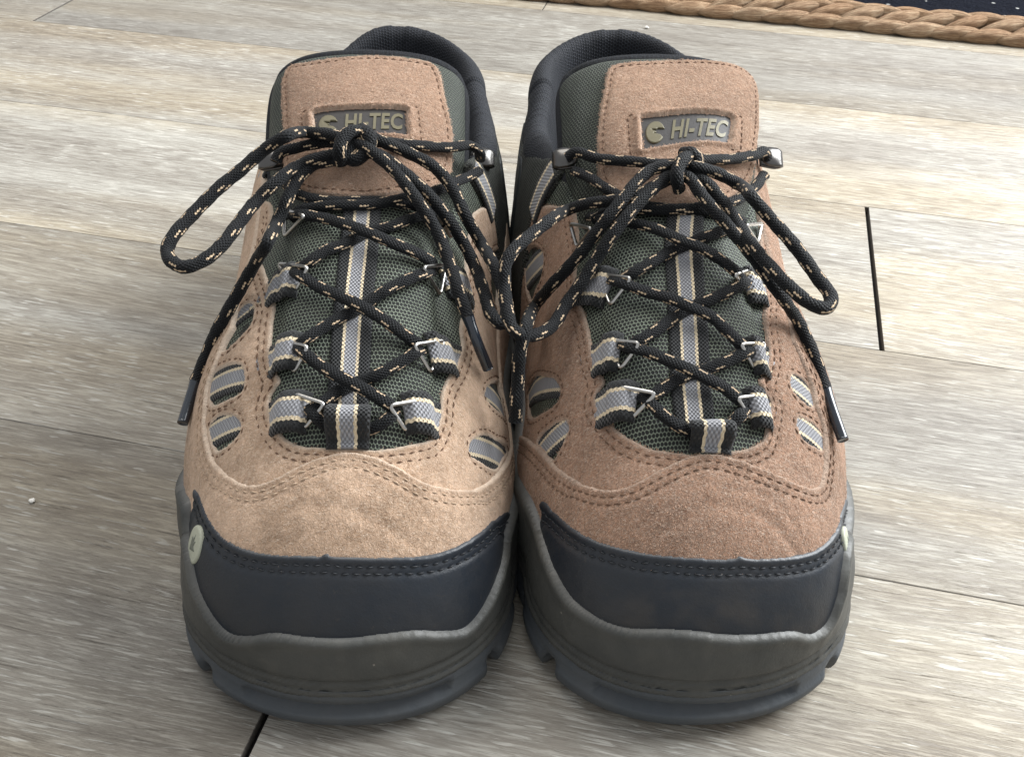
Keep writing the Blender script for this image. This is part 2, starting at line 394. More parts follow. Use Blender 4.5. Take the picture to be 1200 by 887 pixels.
build_rug()

# ------------------------------------------------------------------ shoe last (millimetres; x inner, y towards heel)
def interp(x, xs, ys):
    # monotone-ish cubic (Catmull-Rom on non uniform knots via Hermite)
    xs = np.array(xs, float); ys = np.array(ys, float); x = np.asarray(x, float)
    m = np.gradient(ys, xs); i = np.clip(np.searchsorted(xs, x)-1, 0, len(xs)-2)
    h = xs[i+1]-xs[i]; t = np.clip((x-xs[i])/h, 0, 1); t2 = t*t; t3 = t2*t
    return (2*t3-3*t2+1)*ys[i]+(t3-2*t2+t)*h*m[i]+(-2*t3+3*t2)*ys[i+1]+(t3-t2)*h*m[i+1]
Q0, Q1 = -35.0, 178.0
KY = dict(
 Wo=([-35,-20,0,12,30,55,75,100,130,178],[50.5,56,60,60,57,53,52,50,43.5,40]),
 Wi=([-35,-20,0,12,30,55,75,100,130,178],[45,48,49,48.5,46.5,47,50,53,50,41]),
 H=([-45,-35,0,30,55,90,122,178],[66.6,70.8,85.5,98.2,107,119,126,132]),
 xs=([-35,0,55,110,178],[7,7.5,6.5,5.0,8]),
 n=([-35,0,60,100,130,178],[2.35,2.5,2.5,2.9,3.6,4.5]),
 zs=([-35,0,40,178],[14.5,15,14,15]))
def kv(k, y): return interp(y, *KY[k])
NA = 721; ND = 340; DS = .5
def build_last():
    # lines: index a: 0..  front fan | sides | rear fan, going round: outer rear -> outer side -> toe -> inner side -> inner rear
    lines = []
    for q in np.arange(Q1, Q0, -1.0): lines.append((-1, q, None))              # outer side
    for f in np.linspace(0, 180, 121): lines.append((0, Q0, f))                # toe fan 0=outer 180=inner
    for q in np.arange(Q0+1, Q1+.5, 1.0): lines.append((1, q, None))
    for f in np.linspace(1.5, 178.5, 119): lines.append((2, Q1, f))            # heel fan from inner to outer
    T = np.zeros((len(lines), ND, 3)); L = np.zeros(len(lines)); dirs = []
    ps = np.linspace(0, 1, 1500)
    for i, (kind, q, f) in enumerate(lines):
        n = kv('n', q); zs = kv('zs', q); H = kv('H', q); k = 0; cosf = 0; cy = 0
        if kind in (-1, 1):
            W = kv('Wo' if kind < 0 else 'Wi', q); dx, dy = kind, 0.0
        elif kind == 0:
            a = math.radians(f); dx, dy = -math.cos(a), -math.sin(a)
            Ws = kv('Wo', q) if dx < 0 else kv('Wi', q); ee = 2.1 if dx < 0 else 2.2
            W = 1/((abs(dx)/Ws)**ee+(abs(dy)/41.0)**ee)**(1/ee); k = .40; cosf = -dy; zs = zs+1.0*cosf
        else:
            a = math.radians(f); dx, dy = math.cos(a), math.sin(a)
            Ws = kv('Wo', q) if dx < 0 else kv('Wi', q); ee = 2.2
            W = 1/((abs(dx)/Ws)**ee+(abs(dy)/57.0)**ee)**(1/ee)
        psi = ps*math.pi/2; e = 2/n
        r = W*np.sin(psi)**e; prof = np.cos(psi)**e
        top = H-k*cosf*r
        z = zs+(top-zs)*prof
        # continue below the feather line, straight down
        r = np.append(r, W); z = np.append(z, zs-14)
        s = np.concatenate([[0], np.cumsum(np.hypot(np.diff(r), np.diff(z)))]); L[i] = s[-2]
        d = np.arange(ND)*DS; rr = np.interp(d, s, r); zz = np.interp(d, s, z)
        T[i,:,0] = kv('xs', q)+dx*rr; T[i,:,1] = q+dy*rr; T[i,:,2] = zz
        dirs.append((dx, dy))
    return lines, T, L
LINES, TAB, LEN = build_last()
NS = int(Q1-Q0)
def to_line(p, q):
    p = np.asarray(p, float); q = np.asarray(q, float)
    a = np.zeros_like(p); d = np.abs(p)
    mid = (q >= Q0) & (q <= Q1)
    a = np.where(mid & (p < 0), Q1-q, a); a = np.where(mid & (p >= 0), NS+120+(q-Q0), a)
    fr = q < Q0; fy = Q0-q; ang = np.degrees(np.arctan2(fy, -p)); a = np.where(fr, NS+ang/1.5, a); d = np.where(fr, np.hypot(p, fy), d)
    re = q > Q1; fy = q-Q1; ang = np.degrees(np.arctan2(fy, p)); a = np.where(re, NS+120+NS+ang/1.5, a); d = np.where(re, np.hypot(p, fy), d)
    return a, d
def from_line(a, d):
    a = float(a); n = len(LINES); a %= n
    if a <= NS: return (-d, Q1-a)
    if a <= NS+120: f = math.radians((a-NS)*1.5); return (-math.cos(f)*d, Q0-math.sin(f)*d)
    if a <= NS*2+120: return (d, Q0+(a-NS-120))
    f = math.radians((a-2*NS-120)*1.5); return (math.cos(f)*d, Q1+math.sin(f)*d)
def cub(t): return (-.5*t+t*t-.5*t**3, 1-2.5*t*t+1.5*t**3, .5*t+2*t*t-1.5*t**3, -.5*t*t+.5*t**3)
def last_raw(p, q):
    a, d = to_line(p, q); n = len(LINES); d = np.clip(d/DS, 0, ND-2.001)
    ai = np.floor(a).astype(int); ft = a-ai; di = np.floor(d).astype(int); fd = d-di
    wa = cub(ft); wd = cub(fd); out = 0
    for i in range(4):
        for j in range(4):
            dj = di+j-1; A = (ai+i-1) % n
            # reflect across the ridge
            v = TAB[A, np.clip(np.abs(dj), 0, ND-1)]
            out = out+v*(wa[i]*wd[j])[..., None]
    return out
def smooth(x, a, b):
    t = np.clip((np.asarray(x, float)-a)/(b-a), 0, 1); return t*t*(3-2*t)
def puff(p, q):
    w = smooth(q, -36, -20)*(1-smooth(q, 46, 58))
    ap = np.abs(np.asarray(p)-.5)
    h = 3.6*np.sqrt(np.clip(1-(ap/24.5)**4, 0, 1))-1.5*np.exp(-(ap/5)**2)
    h = h+.7*np.sin((np.asarray(q)+8)*math.pi*2/31)*np.exp(-((ap-12)/8)**2)
    return h*w-5.0*smooth(q, 50, 62)*(1-smooth(ap, 30, 38))
class Last:
    @staticmethod
    def pos(p, q, off=0.0):
        p = np.asarray(p, float); q = np.asarray(q, float)
        P = last_raw(p, q); e = .6
        N = np.cross(last_raw(p+e, q)-last_raw(p-e, q), last_raw(p, q+e)-last_raw(p, q-e))
        N /= np.maximum(np.linalg.norm(N, axis=-1, keepdims=True), 1e-9)
        return P+N*(np.asarray(off)+puff(p, q))[..., None], N
def lat_len(q, side):   # arc length from ridge to feather line
    a, _ = to_line(np.array([side*1.0]), np.array([float(q)])); return LEN[int(round(a[0])) % len(LINES)]

# ---- upper tongue (own surface): s in mm along, t in mm across
TQ = ([36,60,90,112,126],[7,6,4.5,4,4])
def tongue_raw(t, s):
    t = np.asarray(t, float); s = np.asarray(s, float)
    w = interp(s, [34,60,85,105,128], [27,36.5,43,44,44]); xc = interp(s, [34,60,90,130], [7.0,6.0,4.4,3.6])
    zr = interp(s, [34,52,86,110,122,130], [102,108.8,121.5,128.5,131.2,131.6])+.6
    a = np.abs(t)/w; x = xc+t*(1-.09*a**3); drop = (21-8*smooth(s, 70, 125))*a**2.9
    z = zr-drop; y = s+drop*.10
    return np.stack([x, y, z], -1)
class Tongue:
    @staticmethod
    def pos(p, q, off=0.0):
        P = tongue_raw(p, q); e = .5; p = np.asarray(p, float); q = np.asarray(q, float)
        N = np.cross(tongue_raw(p+e, q)-tongue_raw(p-e, q), tongue_raw(p, q+e)-tongue_raw(p, q-e))
        N /= np.maximum(np.linalg.norm(N, axis=-1, keepdims=True), 1e-9)
        return P+N*np.asarray(off, float)[..., None] if np.ndim(off) else P+N*off, N

def grid_bvh(S, ps, qs, off=0.0):
    X, Y = np.meshgrid(ps, qs); P, _ = S.pos(X.ravel(), Y.ravel(), np.full(X.size, off))
    nx = len(ps); idx = np.arange(X.size).reshape(len(qs), nx)
    fs = np.stack([idx[:-1,:-1],idx[:-1,1:],idx[1:,1:],idx[1:,:-1]],-1).reshape(-1,4)
    fs = np.concatenate([fs[:, [0,1,2]], fs[:, [0,2,3]]])
    return BVHTree.FromPolygons([tuple(v) for v in P], [tuple(int(i) for i in f) for f in fs]), X.ravel(), Y.ravel(), P, fs
GB = grid_bvh(Last, np.arange(-118,118.1,2.0), np.arange(-112,140.1,2.0))
GL = {o_: grid_bvh(Last, np.arange(-118,118.1,2.0), np.arange(-112,140.1,2.0), o_) for o_ in (1.8, 2.9, 3.6, 5.6)}
GT = grid_bvh(Tongue, np.arange(-46,46.1,2.0), np.arange(46,131.1,2.0), 1.5)

def inpoly(x, y, poly):
    c = np.zeros(x.shape, bool); n = len(poly)
    for i in range(n):
        x1, y1 = poly[i]; x2, y2 = poly[(i+1) % n]
        if y1 == y2: continue
        c ^= ((y1 > y) != (y2 > y)) & (x < (x2-x1)*(y-y1)/(y2-y1)+x1)
    return c
def segdist(x, y, poly, closed=True):
    best = np.full(x.shape, 1e9); bx = np.zeros(x.shape); by = np.zeros(x.shape); n = len(poly)
    for i in range(n if closed else n-1):
        x1, y1 = poly[i]; x2, y2 = poly[(i+1) % n]; dx, dy = x2-x1, y2-y1; l = dx*dx+dy*dy+1e-12
        t = np.clip(((x-x1)*dx+(y-y1)*dy)/l, 0, 1); cx = x1+t*dx; cy = y1+t*dy; d = np.hypot(x-cx, y-cy)
        k = d < best; best = np.where(k, d, best); bx = np.where(k, cx, bx); by = np.where(k, cy, by)
    return best, bx, by
def catmull(pts, step=1.2, closed=False):
    P = np.array(pts, float); n = len(P); out = []
    rngi = range(n if closed else n-1)
    for i in rngi:
        p0 = P[(i-1) % n] if closed or i > 0 else 2*P[0]-P[1]; p1 = P[i]; p2 = P[(i+1) % n]
        p3 = P[(i+2) % n] if closed or i+2 < n else 2*P[-1]-P[-2]
        l = np.linalg.norm(p2-p1); k = max(1, int(math.ceil(l/step)))
        d1 = max(np.linalg.norm(p1-p0), 1e-6)**.5; d2 = max(l, 1e-6)**.5; d3 = max(np.linalg.norm(p3-p2), 1e-6)**.5
        m1 = (p1-p0)/d1-(p2-p0)/(d1+d2)+(p2-p1)/d2; m2 = (p2-p1)/d2-(p3-p1)/(d2+d3)+(p3-p2)/d3; m1 = m1*d2; m2 = m2*d2
        for j in range(k):
            t = j/k; out.append((2*t**3-3*t*t+1)*p1+(t**3-2*t*t+t)*m1+(-2*t**3+3*t*t)*p2+(t**3-t*t)*m2)
    if not closed: out.append(P[-1])
    return np.array(out)
def resample(P, step):
    P = np.asarray(P, float); s = np.concatenate([[0], np.cumsum(np.linalg.norm(np.diff(P, axis=0), axis=1))])
    n = max(2, int(round(s[-1]/step))+1); t = np.linspace(0, s[-1], n)
    return np.stack([np.interp(t, s, P[:,k]) for k in range(P.shape[1])], -1), t

# ================================================================== a shoe
class Shoe:
    def __init__(sh, side, origin, rot, label, suede):
        sh.side = side; sh.sx = 1 if side == 'A' else -1; sh.o = np.array([*origin, 0.0]); sh.rot = rot
        sh.root = empty('hiking_shoe', (*origin, 0), rot, label, 'shoe', 'pair of hiking shoes on the floor')
        sh.suede = suede; sh.seed = 11 if side == 'A' else 57
    # world <-> last (mm)
    def w2l(sh, P, vec=False):
        P = np.asarray(P, float)-(0 if vec else sh.o); c, s = math.cos(sh.rot), math.sin(sh.rot)
        return np.array([(P[0]*c+P[1]*s)*sh.sx, -P[0]*s+P[1]*c, P[2]])*1000
    def ray(sh, u, v):
        return sh.w2l(np.array([0,0,CH])), sh.w2l(ray_cam(u, v), True)
    def hit(sh, u, v, G):
        o, d = sh.ray(u, v); d = d/np.linalg.norm(d)
        bvh, X, Y, P, fs = G
        loc, n, i, dist = bvh.ray_cast(Vector(o), Vector(d))
        if loc is None: return None
        f = fs[i]; a, b, c = P[f[0]], P[f[1]], P[f[2]]; l = np.array(loc)
        v0, v1, v2 = b-a, c-a, l-a; d00, d01, d11, d20, d21 = v0@v0, v0@v1, v1@v1, v2@v0, v2@v1
        den = d00*d11-d01*d01; w1 = (d11*d20-d01*d21)/den; w2 = (d00*d21-d01*d20)/den; w0 = 1-w1-w2
        return (w0*X[f[0]]+w1*X[f[1]]+w2*X[f[2]], w0*Y[f[0]]+w1*Y[f[1]]+w2*Y[f[2]], l, dist)
    def dom(sh, pts, G=None, name=''):
        out = []
        for u, v in pts:
            GG = GL[G] if isinstance(G, float) else (G or GB)
            h = sh.hit(u, v, GG); k = 0; du = 415-u if sh.side == 'A' else 805-u; dv = 150-v if G is GT else 0; ln = max(1.0, math.hypot(du, dv))
            while h is None and k < 30:      # just past the silhouette: take the nearest place on the last
                k += 1; h = sh.hit(u+du/ln*k, v+dv/ln*k, GG)
            if k: print('NEAR', sh.side, name, u, v, k if h else 'MISS')
            if h is None: continue
            out.append((h[0], h[1]))
        return np.array(out)
    def L(sh, P):      # last mm -> object local metres
        P = np.asarray(P, float)*.001; P = P.copy(); P[..., 0] *= sh.sx; return P
    def mk(sh, name, P, faces, mat, parent=None, **kw):
        f = [tuple(x)[::-1] for x in faces] if sh.sx < 0 else faces
        return mesh_obj(name, sh.L(P), f, mat, parent or sh.root, **kw)
    # a sheet of material cut to an outline and laid on the last
    def patch(sh, name, outline, mat, base=0.0, thick=1.6, holes=(), res=.75, er=1.1, S=Last, grooves=(), wob=.0, extra=None,
              parent=None, jag=0.0, skirt=.7, nap=0, dirt=None, uvoff=0.0, rimw=.8):
        polys = [np.asarray(outline)]+[np.asarray(h) for h in holes]
        if jag:
            for k, P in enumerate(polys):
                s = np.arange(len(P)); P = P+np.stack([vnoise(s*.9, s*0+k, sh.seed+3), vnoise(s*.9, s*0+9+k, sh.seed+4)], -1)*jag; polys[k] = P
        mn = polys[0].min(0)-res; mx = polys[0].max(0)+res
        xs = np.arange(mn[0], mx[0]+res, res); ys = np.arange(mn[1], mx[1]+res, res)
        X, Y = np.meshgrid(xs, ys); ny, nx = X.shape; X = X.ravel().copy(); Y = Y.ravel().copy()
        cx = (X.reshape(ny,nx)[:-1,:-1]+res/2).ravel(); cy = (Y.reshape(ny,nx)[:-1,:-1]+res/2).ravel()
        keep = inpoly(cx, cy, polys[0])
        for h in polys[1:]: keep &= ~inpoly(cx, cy, h)
        keep = keep.reshape(ny-1, nx-1)
        idx = np.arange(nx*ny).reshape(ny, nx)
        q = np.stack([idx[:-1,:-1],idx[:-1,1:],idx[1:,1:],idx[1:,:-1]],-1)[keep]
        if len(q) == 0: print('EMPTY', name); return None
        used = np.unique(q); rm = np.full(nx*ny, -1); rm[used] = np.arange(len(used)); q = rm[q]; X = X[used]; Y = Y[used]
        e = np.concatenate([q[:, [0,1]], q[:, [1,2]], q[:, [2,3]], q[:, [3,0]]])
        key = e.min(1).astype(np.int64)*10**7+e.max(1); u, inv, cnt = np.unique(key, return_inverse=True, return_counts=True)
        be = e[cnt[inv] == 1]; bv = np.unique(be)
        D = np.full(X.shape, 1e9); BX = X.copy(); BY = Y.copy()
        for P in polys:
            d, bx, by = segdist(X, Y, P); k = d < D; D = np.where(k, d, D); BX = np.where(k, bx, BX); BY = np.where(k, by, BY)
        X[bv] = BX[bv]; Y[bv] = BY[bv]; D[bv] = 0
        t = np.clip(D/er, 0, 1); h = thick*(.5+.5*np.sqrt(np.clip(1-(1-t)**2, 0, 1)))
        for (line, depth, sg) in grooves:
            gd, _, _ = segdist(X, Y, line, False); h = h-depth*np.exp(-(gd/sg)**2)
        if wob: h = h+wob*fbm(X/13, Y/13, 3, sh.seed)*np.clip(D/4, 0, 1)+wob*.35*fbm(X/3.5, Y/3.5, 2, sh.seed+5)*np.clip(D/2, 0, 1)
        if extra is not None: h = h+extra(X, Y, D)
        P, N = S.pos(X, Y, base+h)
        rim = np.clip(1-D/rimw, 0, 1)
        nv = len(P); lo = np.full(nv, -1); lo[bv] = nv+np.arange(len(bv))
        P2, _ = S.pos(X[bv], Y[bv], np.full(len(bv), base-skirt))
        faces = q.tolist()+[(int(b), int(a), int(lo[a]), int(lo[b])) for a, b in be]
        dv = np.zeros(nv) if dirt is None else dirt(X, Y, D)
        V = np.vstack([P, P2]); UV = np.stack([np.concatenate([X, X[bv]]), np.concatenate([Y, Y[bv]])], -1)*.001+uvoff
        ob = sh.mk(name, V, faces, mat, parent, uv=UV, attrs={'rim': np.concatenate([rim, np.ones(len(bv))]), 'dirt': np.concatenate([dv, dv[bv]])})
        if nap:       # short raised fibres of the suede
            g = np.random.default_rng(sh.seed); k = g.integers(0, nv, nap); e_ = bv[g.integers(0, len(bv), nap//5)]; k = np.concatenate([k, e_])
            n_ = len(k); c = P[k]; Nn = N[k]; t1_ = np.cross(Nn, [0.3,.9,.2]); t1_ /= np.linalg.norm(t1_, axis=1, keepdims=True); t2_ = np.cross(Nn, t1_)
            c = c+t1_*g.uniform(-.35,.35,(n_,1))+t2_*g.uniform(-.35,.35,(n_,1)); a_ = g.uniform(0, 6.283, (n_,1))
            dr = t1_*np.cos(a_)+t2_*np.sin(a_); ln_ = g.uniform(.35, 1.0, (n_,1)); sd_ = np.cross(dr, Nn)
            tip = c+dr*ln_+Nn*g.uniform(.05,.40,(n_,1)); mid_ = c+dr*ln_*.55+Nn*g.uniform(.05,.25,(n_,1)); w_ = .055
            VV = np.stack([c-sd_*w_-Nn*.05, c+sd_*w_-Nn*.05, mid_+sd_*w_, mid_-sd_*w_, tip], 1).reshape(-1,3); b_ = np.arange(n_)*5
            FF = np.stack([b_, b_+1, b_+2, b_+3], -1).tolist()+np.stack([b_+3, b_+2, b_+4], -1).tolist()
            sh.mk('nap', VV, FF, M['fibre_a' if mat is M['suede_a'] else 'fibre_b'], ob, kind='stuff')
        return ob
    # row of stitches along a domain line
    def stitches(sh, line, mat, off, S=Last, ln=2.0, gap=1.1, r=.27, parent=None, name='stitching'):
        Pd, t = resample(line, .4); V = []; Fc = []
        s = .5; tot = t[-1]
        while s+ln < tot:
            a = np.array([np.interp(s, t, Pd[:,k]) for k in (0,1)]); b = np.array([np.interp(s+ln, t, Pd[:,k]) for k in (0,1)])
            j = rng.normal(0, .12, 2); a = a+j; b = b-j*.5
            m = (a+b)/2; pts, N = S.pos(np.array([a[0], m[0], b[0]]), np.array([a[1], m[1], b[1]]), np.array([off-.35, off+.12, off-.35]))
            ax = pts[2]-pts[0]; ax /= np.linalg.norm(ax); k0 = len(V)
            for i, rr in ((0, .55), (1, 1.0), (2, .55)):
                sd = np.cross(ax, N[i]); sd /= np.linalg.norm(sd)
                for c in range(6):
                    an = c*math.pi/3; V.append(pts[i]+(sd*math.cos(an)+N[i]*math.sin(an))*r*rr)
            for i in range(2):
                for c in range(6): Fc.append((k0+i*6+c, k0+i*6+(c+1)%6, k0+(i+1)*6+(c+1)%6, k0+(i+1)*6+c))
            Fc.append(tuple(k0+5-c for c in range(6))); Fc.append(tuple(k0+12+c for c in range(6)))
            s += ln+gap*(.85+.3*rng.random())
        if V: return sh.mk(name, np.array(V), Fc, mat, parent, kind='stuff')
    def tube(sh, name, path, r, mat, parent=None, nseg=12, flat=1.0, up=None, step=1.0, caps=True, taper=None, v0=0.0, attrs=None):
        P, t = resample(path, step); n = len(P); T = np.gradient(P, axis=0); T /= np.linalg.norm(T, axis=1, keepdims=True)
        up0 = np.array([0,0,1.0]) if up is None else np.asarray(up, float)
        V = []; UV = []; nrm = up0-T[0]*(up0@T[0]); nrm /= np.linalg.norm(nrm)
        for i in range(n):
            if i: nrm = nrm-T[i]*(nrm@T[i]); nrm /= np.linalg.norm(nrm)
            bi = np.cross(T[i], nrm); ri = r*(taper(i/(n-1)) if taper else 1)
            for j in range(nseg+1):
                a = 2*math.pi*j/nseg; V.append(P[i]+(bi*math.cos(a)+nrm*math.sin(a)*flat)*ri); UV.append((j/nseg, (t[i]+v0)*.001))
        k = nseg+1; Fc = [(i*k+j, (i+1)*k+j, (i+1)*k+j+1, i*k+j+1) for i in range(n-1) for j in range(nseg)]
        Fc = [f[::-1] for f in Fc]
        if caps: Fc += [tuple(range(nseg)), tuple((n-1)*k+j for j in range(nseg))[::-1]]
        return sh.mk(name, np.array(V), Fc, mat, parent, uv=UV)
    # flat woven strap laid along a domain line
    def strap(sh, name, line, width, off, S=Last, thick=1.1, lift=None, parent=None, mat=None, v0=0.0, cw=.0, us=1.0):
        Pd, t = resample(line, .8); n = len(Pd); T = np.gradient(Pd, axis=0); T /= np.linalg.norm(T, axis=1, keepdims=True)
        nr = np.stack([T[:,1], -T[:,0]], -1); ws = np.linspace(-width/2, width/2, 15); k = 15
        Xg = Pd[:,0:1]+nr[:,0:1]*ws[None]; Yg = Pd[:,1:2]+nr[:,1:2]*ws[None]
        lf = np.zeros(n) if lift is None else lift(t/t[-1])
        eg = (1-np.clip((np.abs(ws)-width/2+.8)/.8, 0, 1)**2*.6)[None]
        H = off+lf[:,None]+thick*eg+.10*np.sin(t*6.283/1.5)[:,None]*(np.abs(np.abs(ws)-3.1) < .8)[None]+cw*(1-(ws/width*2)**2)[None]
        P, _ = S.pos(Xg.ravel(), Yg.ravel(), H.ravel()); Pb, _ = S.pos(Xg.ravel(), Yg.ravel(), (H-thick*eg).ravel())
        UV = np.stack([np.broadcast_to(ws[None]*us, (n,k)).ravel()*.001, np.broadcast_to((t+v0)[:,None], (n,k)).ravel()*.001], -1)
        idx = np.arange(n*k).reshape(n,k); q = np.stack([idx[:-1,:-1],idx[1:,:-1],idx[1:,1:],idx[:-1,1:]],-1).reshape(-1,4)
        # orientation check against the surface normal
        Pa = P.reshape(n,k,3); nn = np.cross(Pa[1,7]-Pa[0,7], Pa[0,8]-Pa[0,7]); _, N0 = S.pos(Xg[0,7:8], Yg[0,7:8], np.zeros(1))
        if nn@N0[0] < 0: q = q[:, ::-1]
        Fc = q.tolist()+(q[:, ::-1]+n*k).tolist(); m = n*k
        for i in range(n-1):
            Fc.append((idx[i,0], idx[i+1,0], m+idx[i+1,0], m+idx[i,0])); Fc.append((idx[i+1,-1], idx[i,-1], m+idx[i,-1], m+idx[i+1,-1]))
        for j in range(k-1):
            Fc.append((idx[0,j+1], idx[0,j], m+idx[0,j], m+idx[0,j+1])); Fc.append((idx[-1,j], idx[-1,j+1], m+idx[-1,j+1], m+idx[-1,j]))
        return sh.mk(name, np.vstack([P, Pb]), Fc, mat or M['web'], parent, uv=np.vstack([UV, UV]))
    def spt(sh, u, v, lift=0.0, z=None):
        """point on what the eye meets at (u,v), raised by lift mm; or on the height z (mm) if that lies in front"""
        o, d = sh.ray(u, v); d = d/np.linalg.norm(d)
        hb = sh.hit(u, v, GB); ht = sh.hit(u, v, GT)
        if ht and hb and hb[1] > 140: hb = None
        if ht is None and hb is None and z is None:
            for k in range(1, 30):
                hb = sh.hit(u+(k if u < (415 if sh.side == 'A' else 805) else -k), v, GB)
                if hb:
                    return hb[2]-d*(lift+1.0)
        h = ht if (ht and (not hb or ht[3] < hb[3]+3)) else hb
        tz = (z-o[2])/d[2] if z is not None else None
        if h is not None:
            S = Tongue if h is ht else Last; P, N = S.pos(np.array([h[0]]), np.array([h[1]]), np.zeros(1)); N = N[0]
            c = max(.35, -(N@d)); ts = h[3]-lift/c
            if tz is None or ts < tz: return o+d*ts
        if tz is None: print('SPT MISS', sh.side, u, v); tz = (103-o[2])/d[2]
        return o+d*tz

# ------------------------------------------------------------------ traced seams (photo positions are dropped on to the last and live there)
D = {}
D['A'] = dict(
 throat=[(317,240),(316,262),(306,281),(302,297),(308,316),(315,336),(321,358),(318,378),(316,404),(315,416),(319,430),(327,446),(317,462),(316,484),(323,501),(334,513),(350,521),(386,523.5),(415,525),(440,526),(466,523),(491,518),(505,514),(512,500),(517,485),(517,474),(519,459),(523,447),(531,434),(539,416),(543,402),(541,384),(549,345),(548,323),(548,299),(551,276),(553,256)],
 tab_l=[(313,236),(300,233),(288,240),(284,262)], tab_r=[(558,248),(566,243),(578,242),(591,247),(599,258)],
 win=[[(292,356),(296,363),(294,376),(285,389),(264,409),(259,404),(270,380),(282,360)],
      [(274.5,427),(281,429),(284,438),(283,456),(276,462),(247,473),(246,451),(250,437),(261,430)],
      [(267.7,487),(276,490.5),(280,500),(278,508),(269,518.5),(253,527),(246,510),(244.5,500),(252.5,490.5)],
      [(580,449),(590,453),(597,469),(600,490),(590,485),(578,475),(570,465),(571,457)],
      [(564,512),(572,511),(583,517),(596,525),(590,536),(581,549),(564,540),(552,530),(553,519)],
      [(578,300),(586,293),(595,295),(594,330),(585,360),(577,340)]],
 webs=[[(298,352),(252,405)],[(294,437),(236,463)],[(290,489),(238,514)],[(566,455),(604,484)],[(548,520),(596,545)]],
 vamp=[(270,383),(260,401),(250,427),(242,448),(239,475),(238,500),(244,530),(250.8,542),(267.7,557),(281,564.7),(294.8,567),(308,564.7),(325,557),(349,544.4),(375,534),(404,528.4),(430,531),(464,544),(498,563.5),(532.6,572),(558,572),(580,559),(595,541),(604,520)],
 cap=[(224,592),(225,573),(230,575),(236,589),(245.7,609.5),(259,626.4),(281,640),(301.5,646),(328.6,648.8),(349,649.5),(376,650),(382.7,646),(389,650.5),(420,652),(447,652),(498,650.4),(532.6,640.6),(562.6,623.5),(584,606),(599,600),(600,612)],
 mid=[(207,576),(213,592),(214,618),(217,645),(225,686),(244,724),(263,744),(284,748),(303,746),(318,744),(361,749),(404,750.7),(447,745.5),(490,741),(520,742),(550,737),(571,713),(588,677),(597,643),(601,615)],
 center=[(426,240),(424,262),(421,300),(416,345),(413,395),(410,440),(408,478),(409,512)],
 loop=[(411,483),(409.5,505),(408,529)],
 rings=[[(345,461),(381,473),(356,503)],[(326,398),(361,406),(345,437)],[(326,309),(361,313),(346,342)],[(334,246),(357,253),(333,278)],
        [(494,469),(456,475),(477,506)],[(521,399),(485,404),(505,437)],[(523,310),(496,313),(516,346)],[(531,254),(512,252),(529,280)]],
 ringwebs=[[(300,497),(363,485)],[(300,431),(354,414)],[(298,356),(352,331)],[(529,499),(472,486)],[(545,428),(501,415)],[(558,358),(516,331)]],
 patch=[(333,88),(339,79),(360,74),(392.5,69),(430,66),(480,69.5),(507.5,76),(515,86),(522.5,120),(529,147),(531,172),(527.5,202),(513,219),(465,227),(430,231),(380,229),(352,225),(337,212),(332,192),(332,155),(330.5,120),(330,98)],
 plaque=[(368,133),(475.5,129),(478,159.5),(370,166)],
 hooks=[(322,192,-1),(563,190,1)],
 badge=(228.6,638,8.5,20))
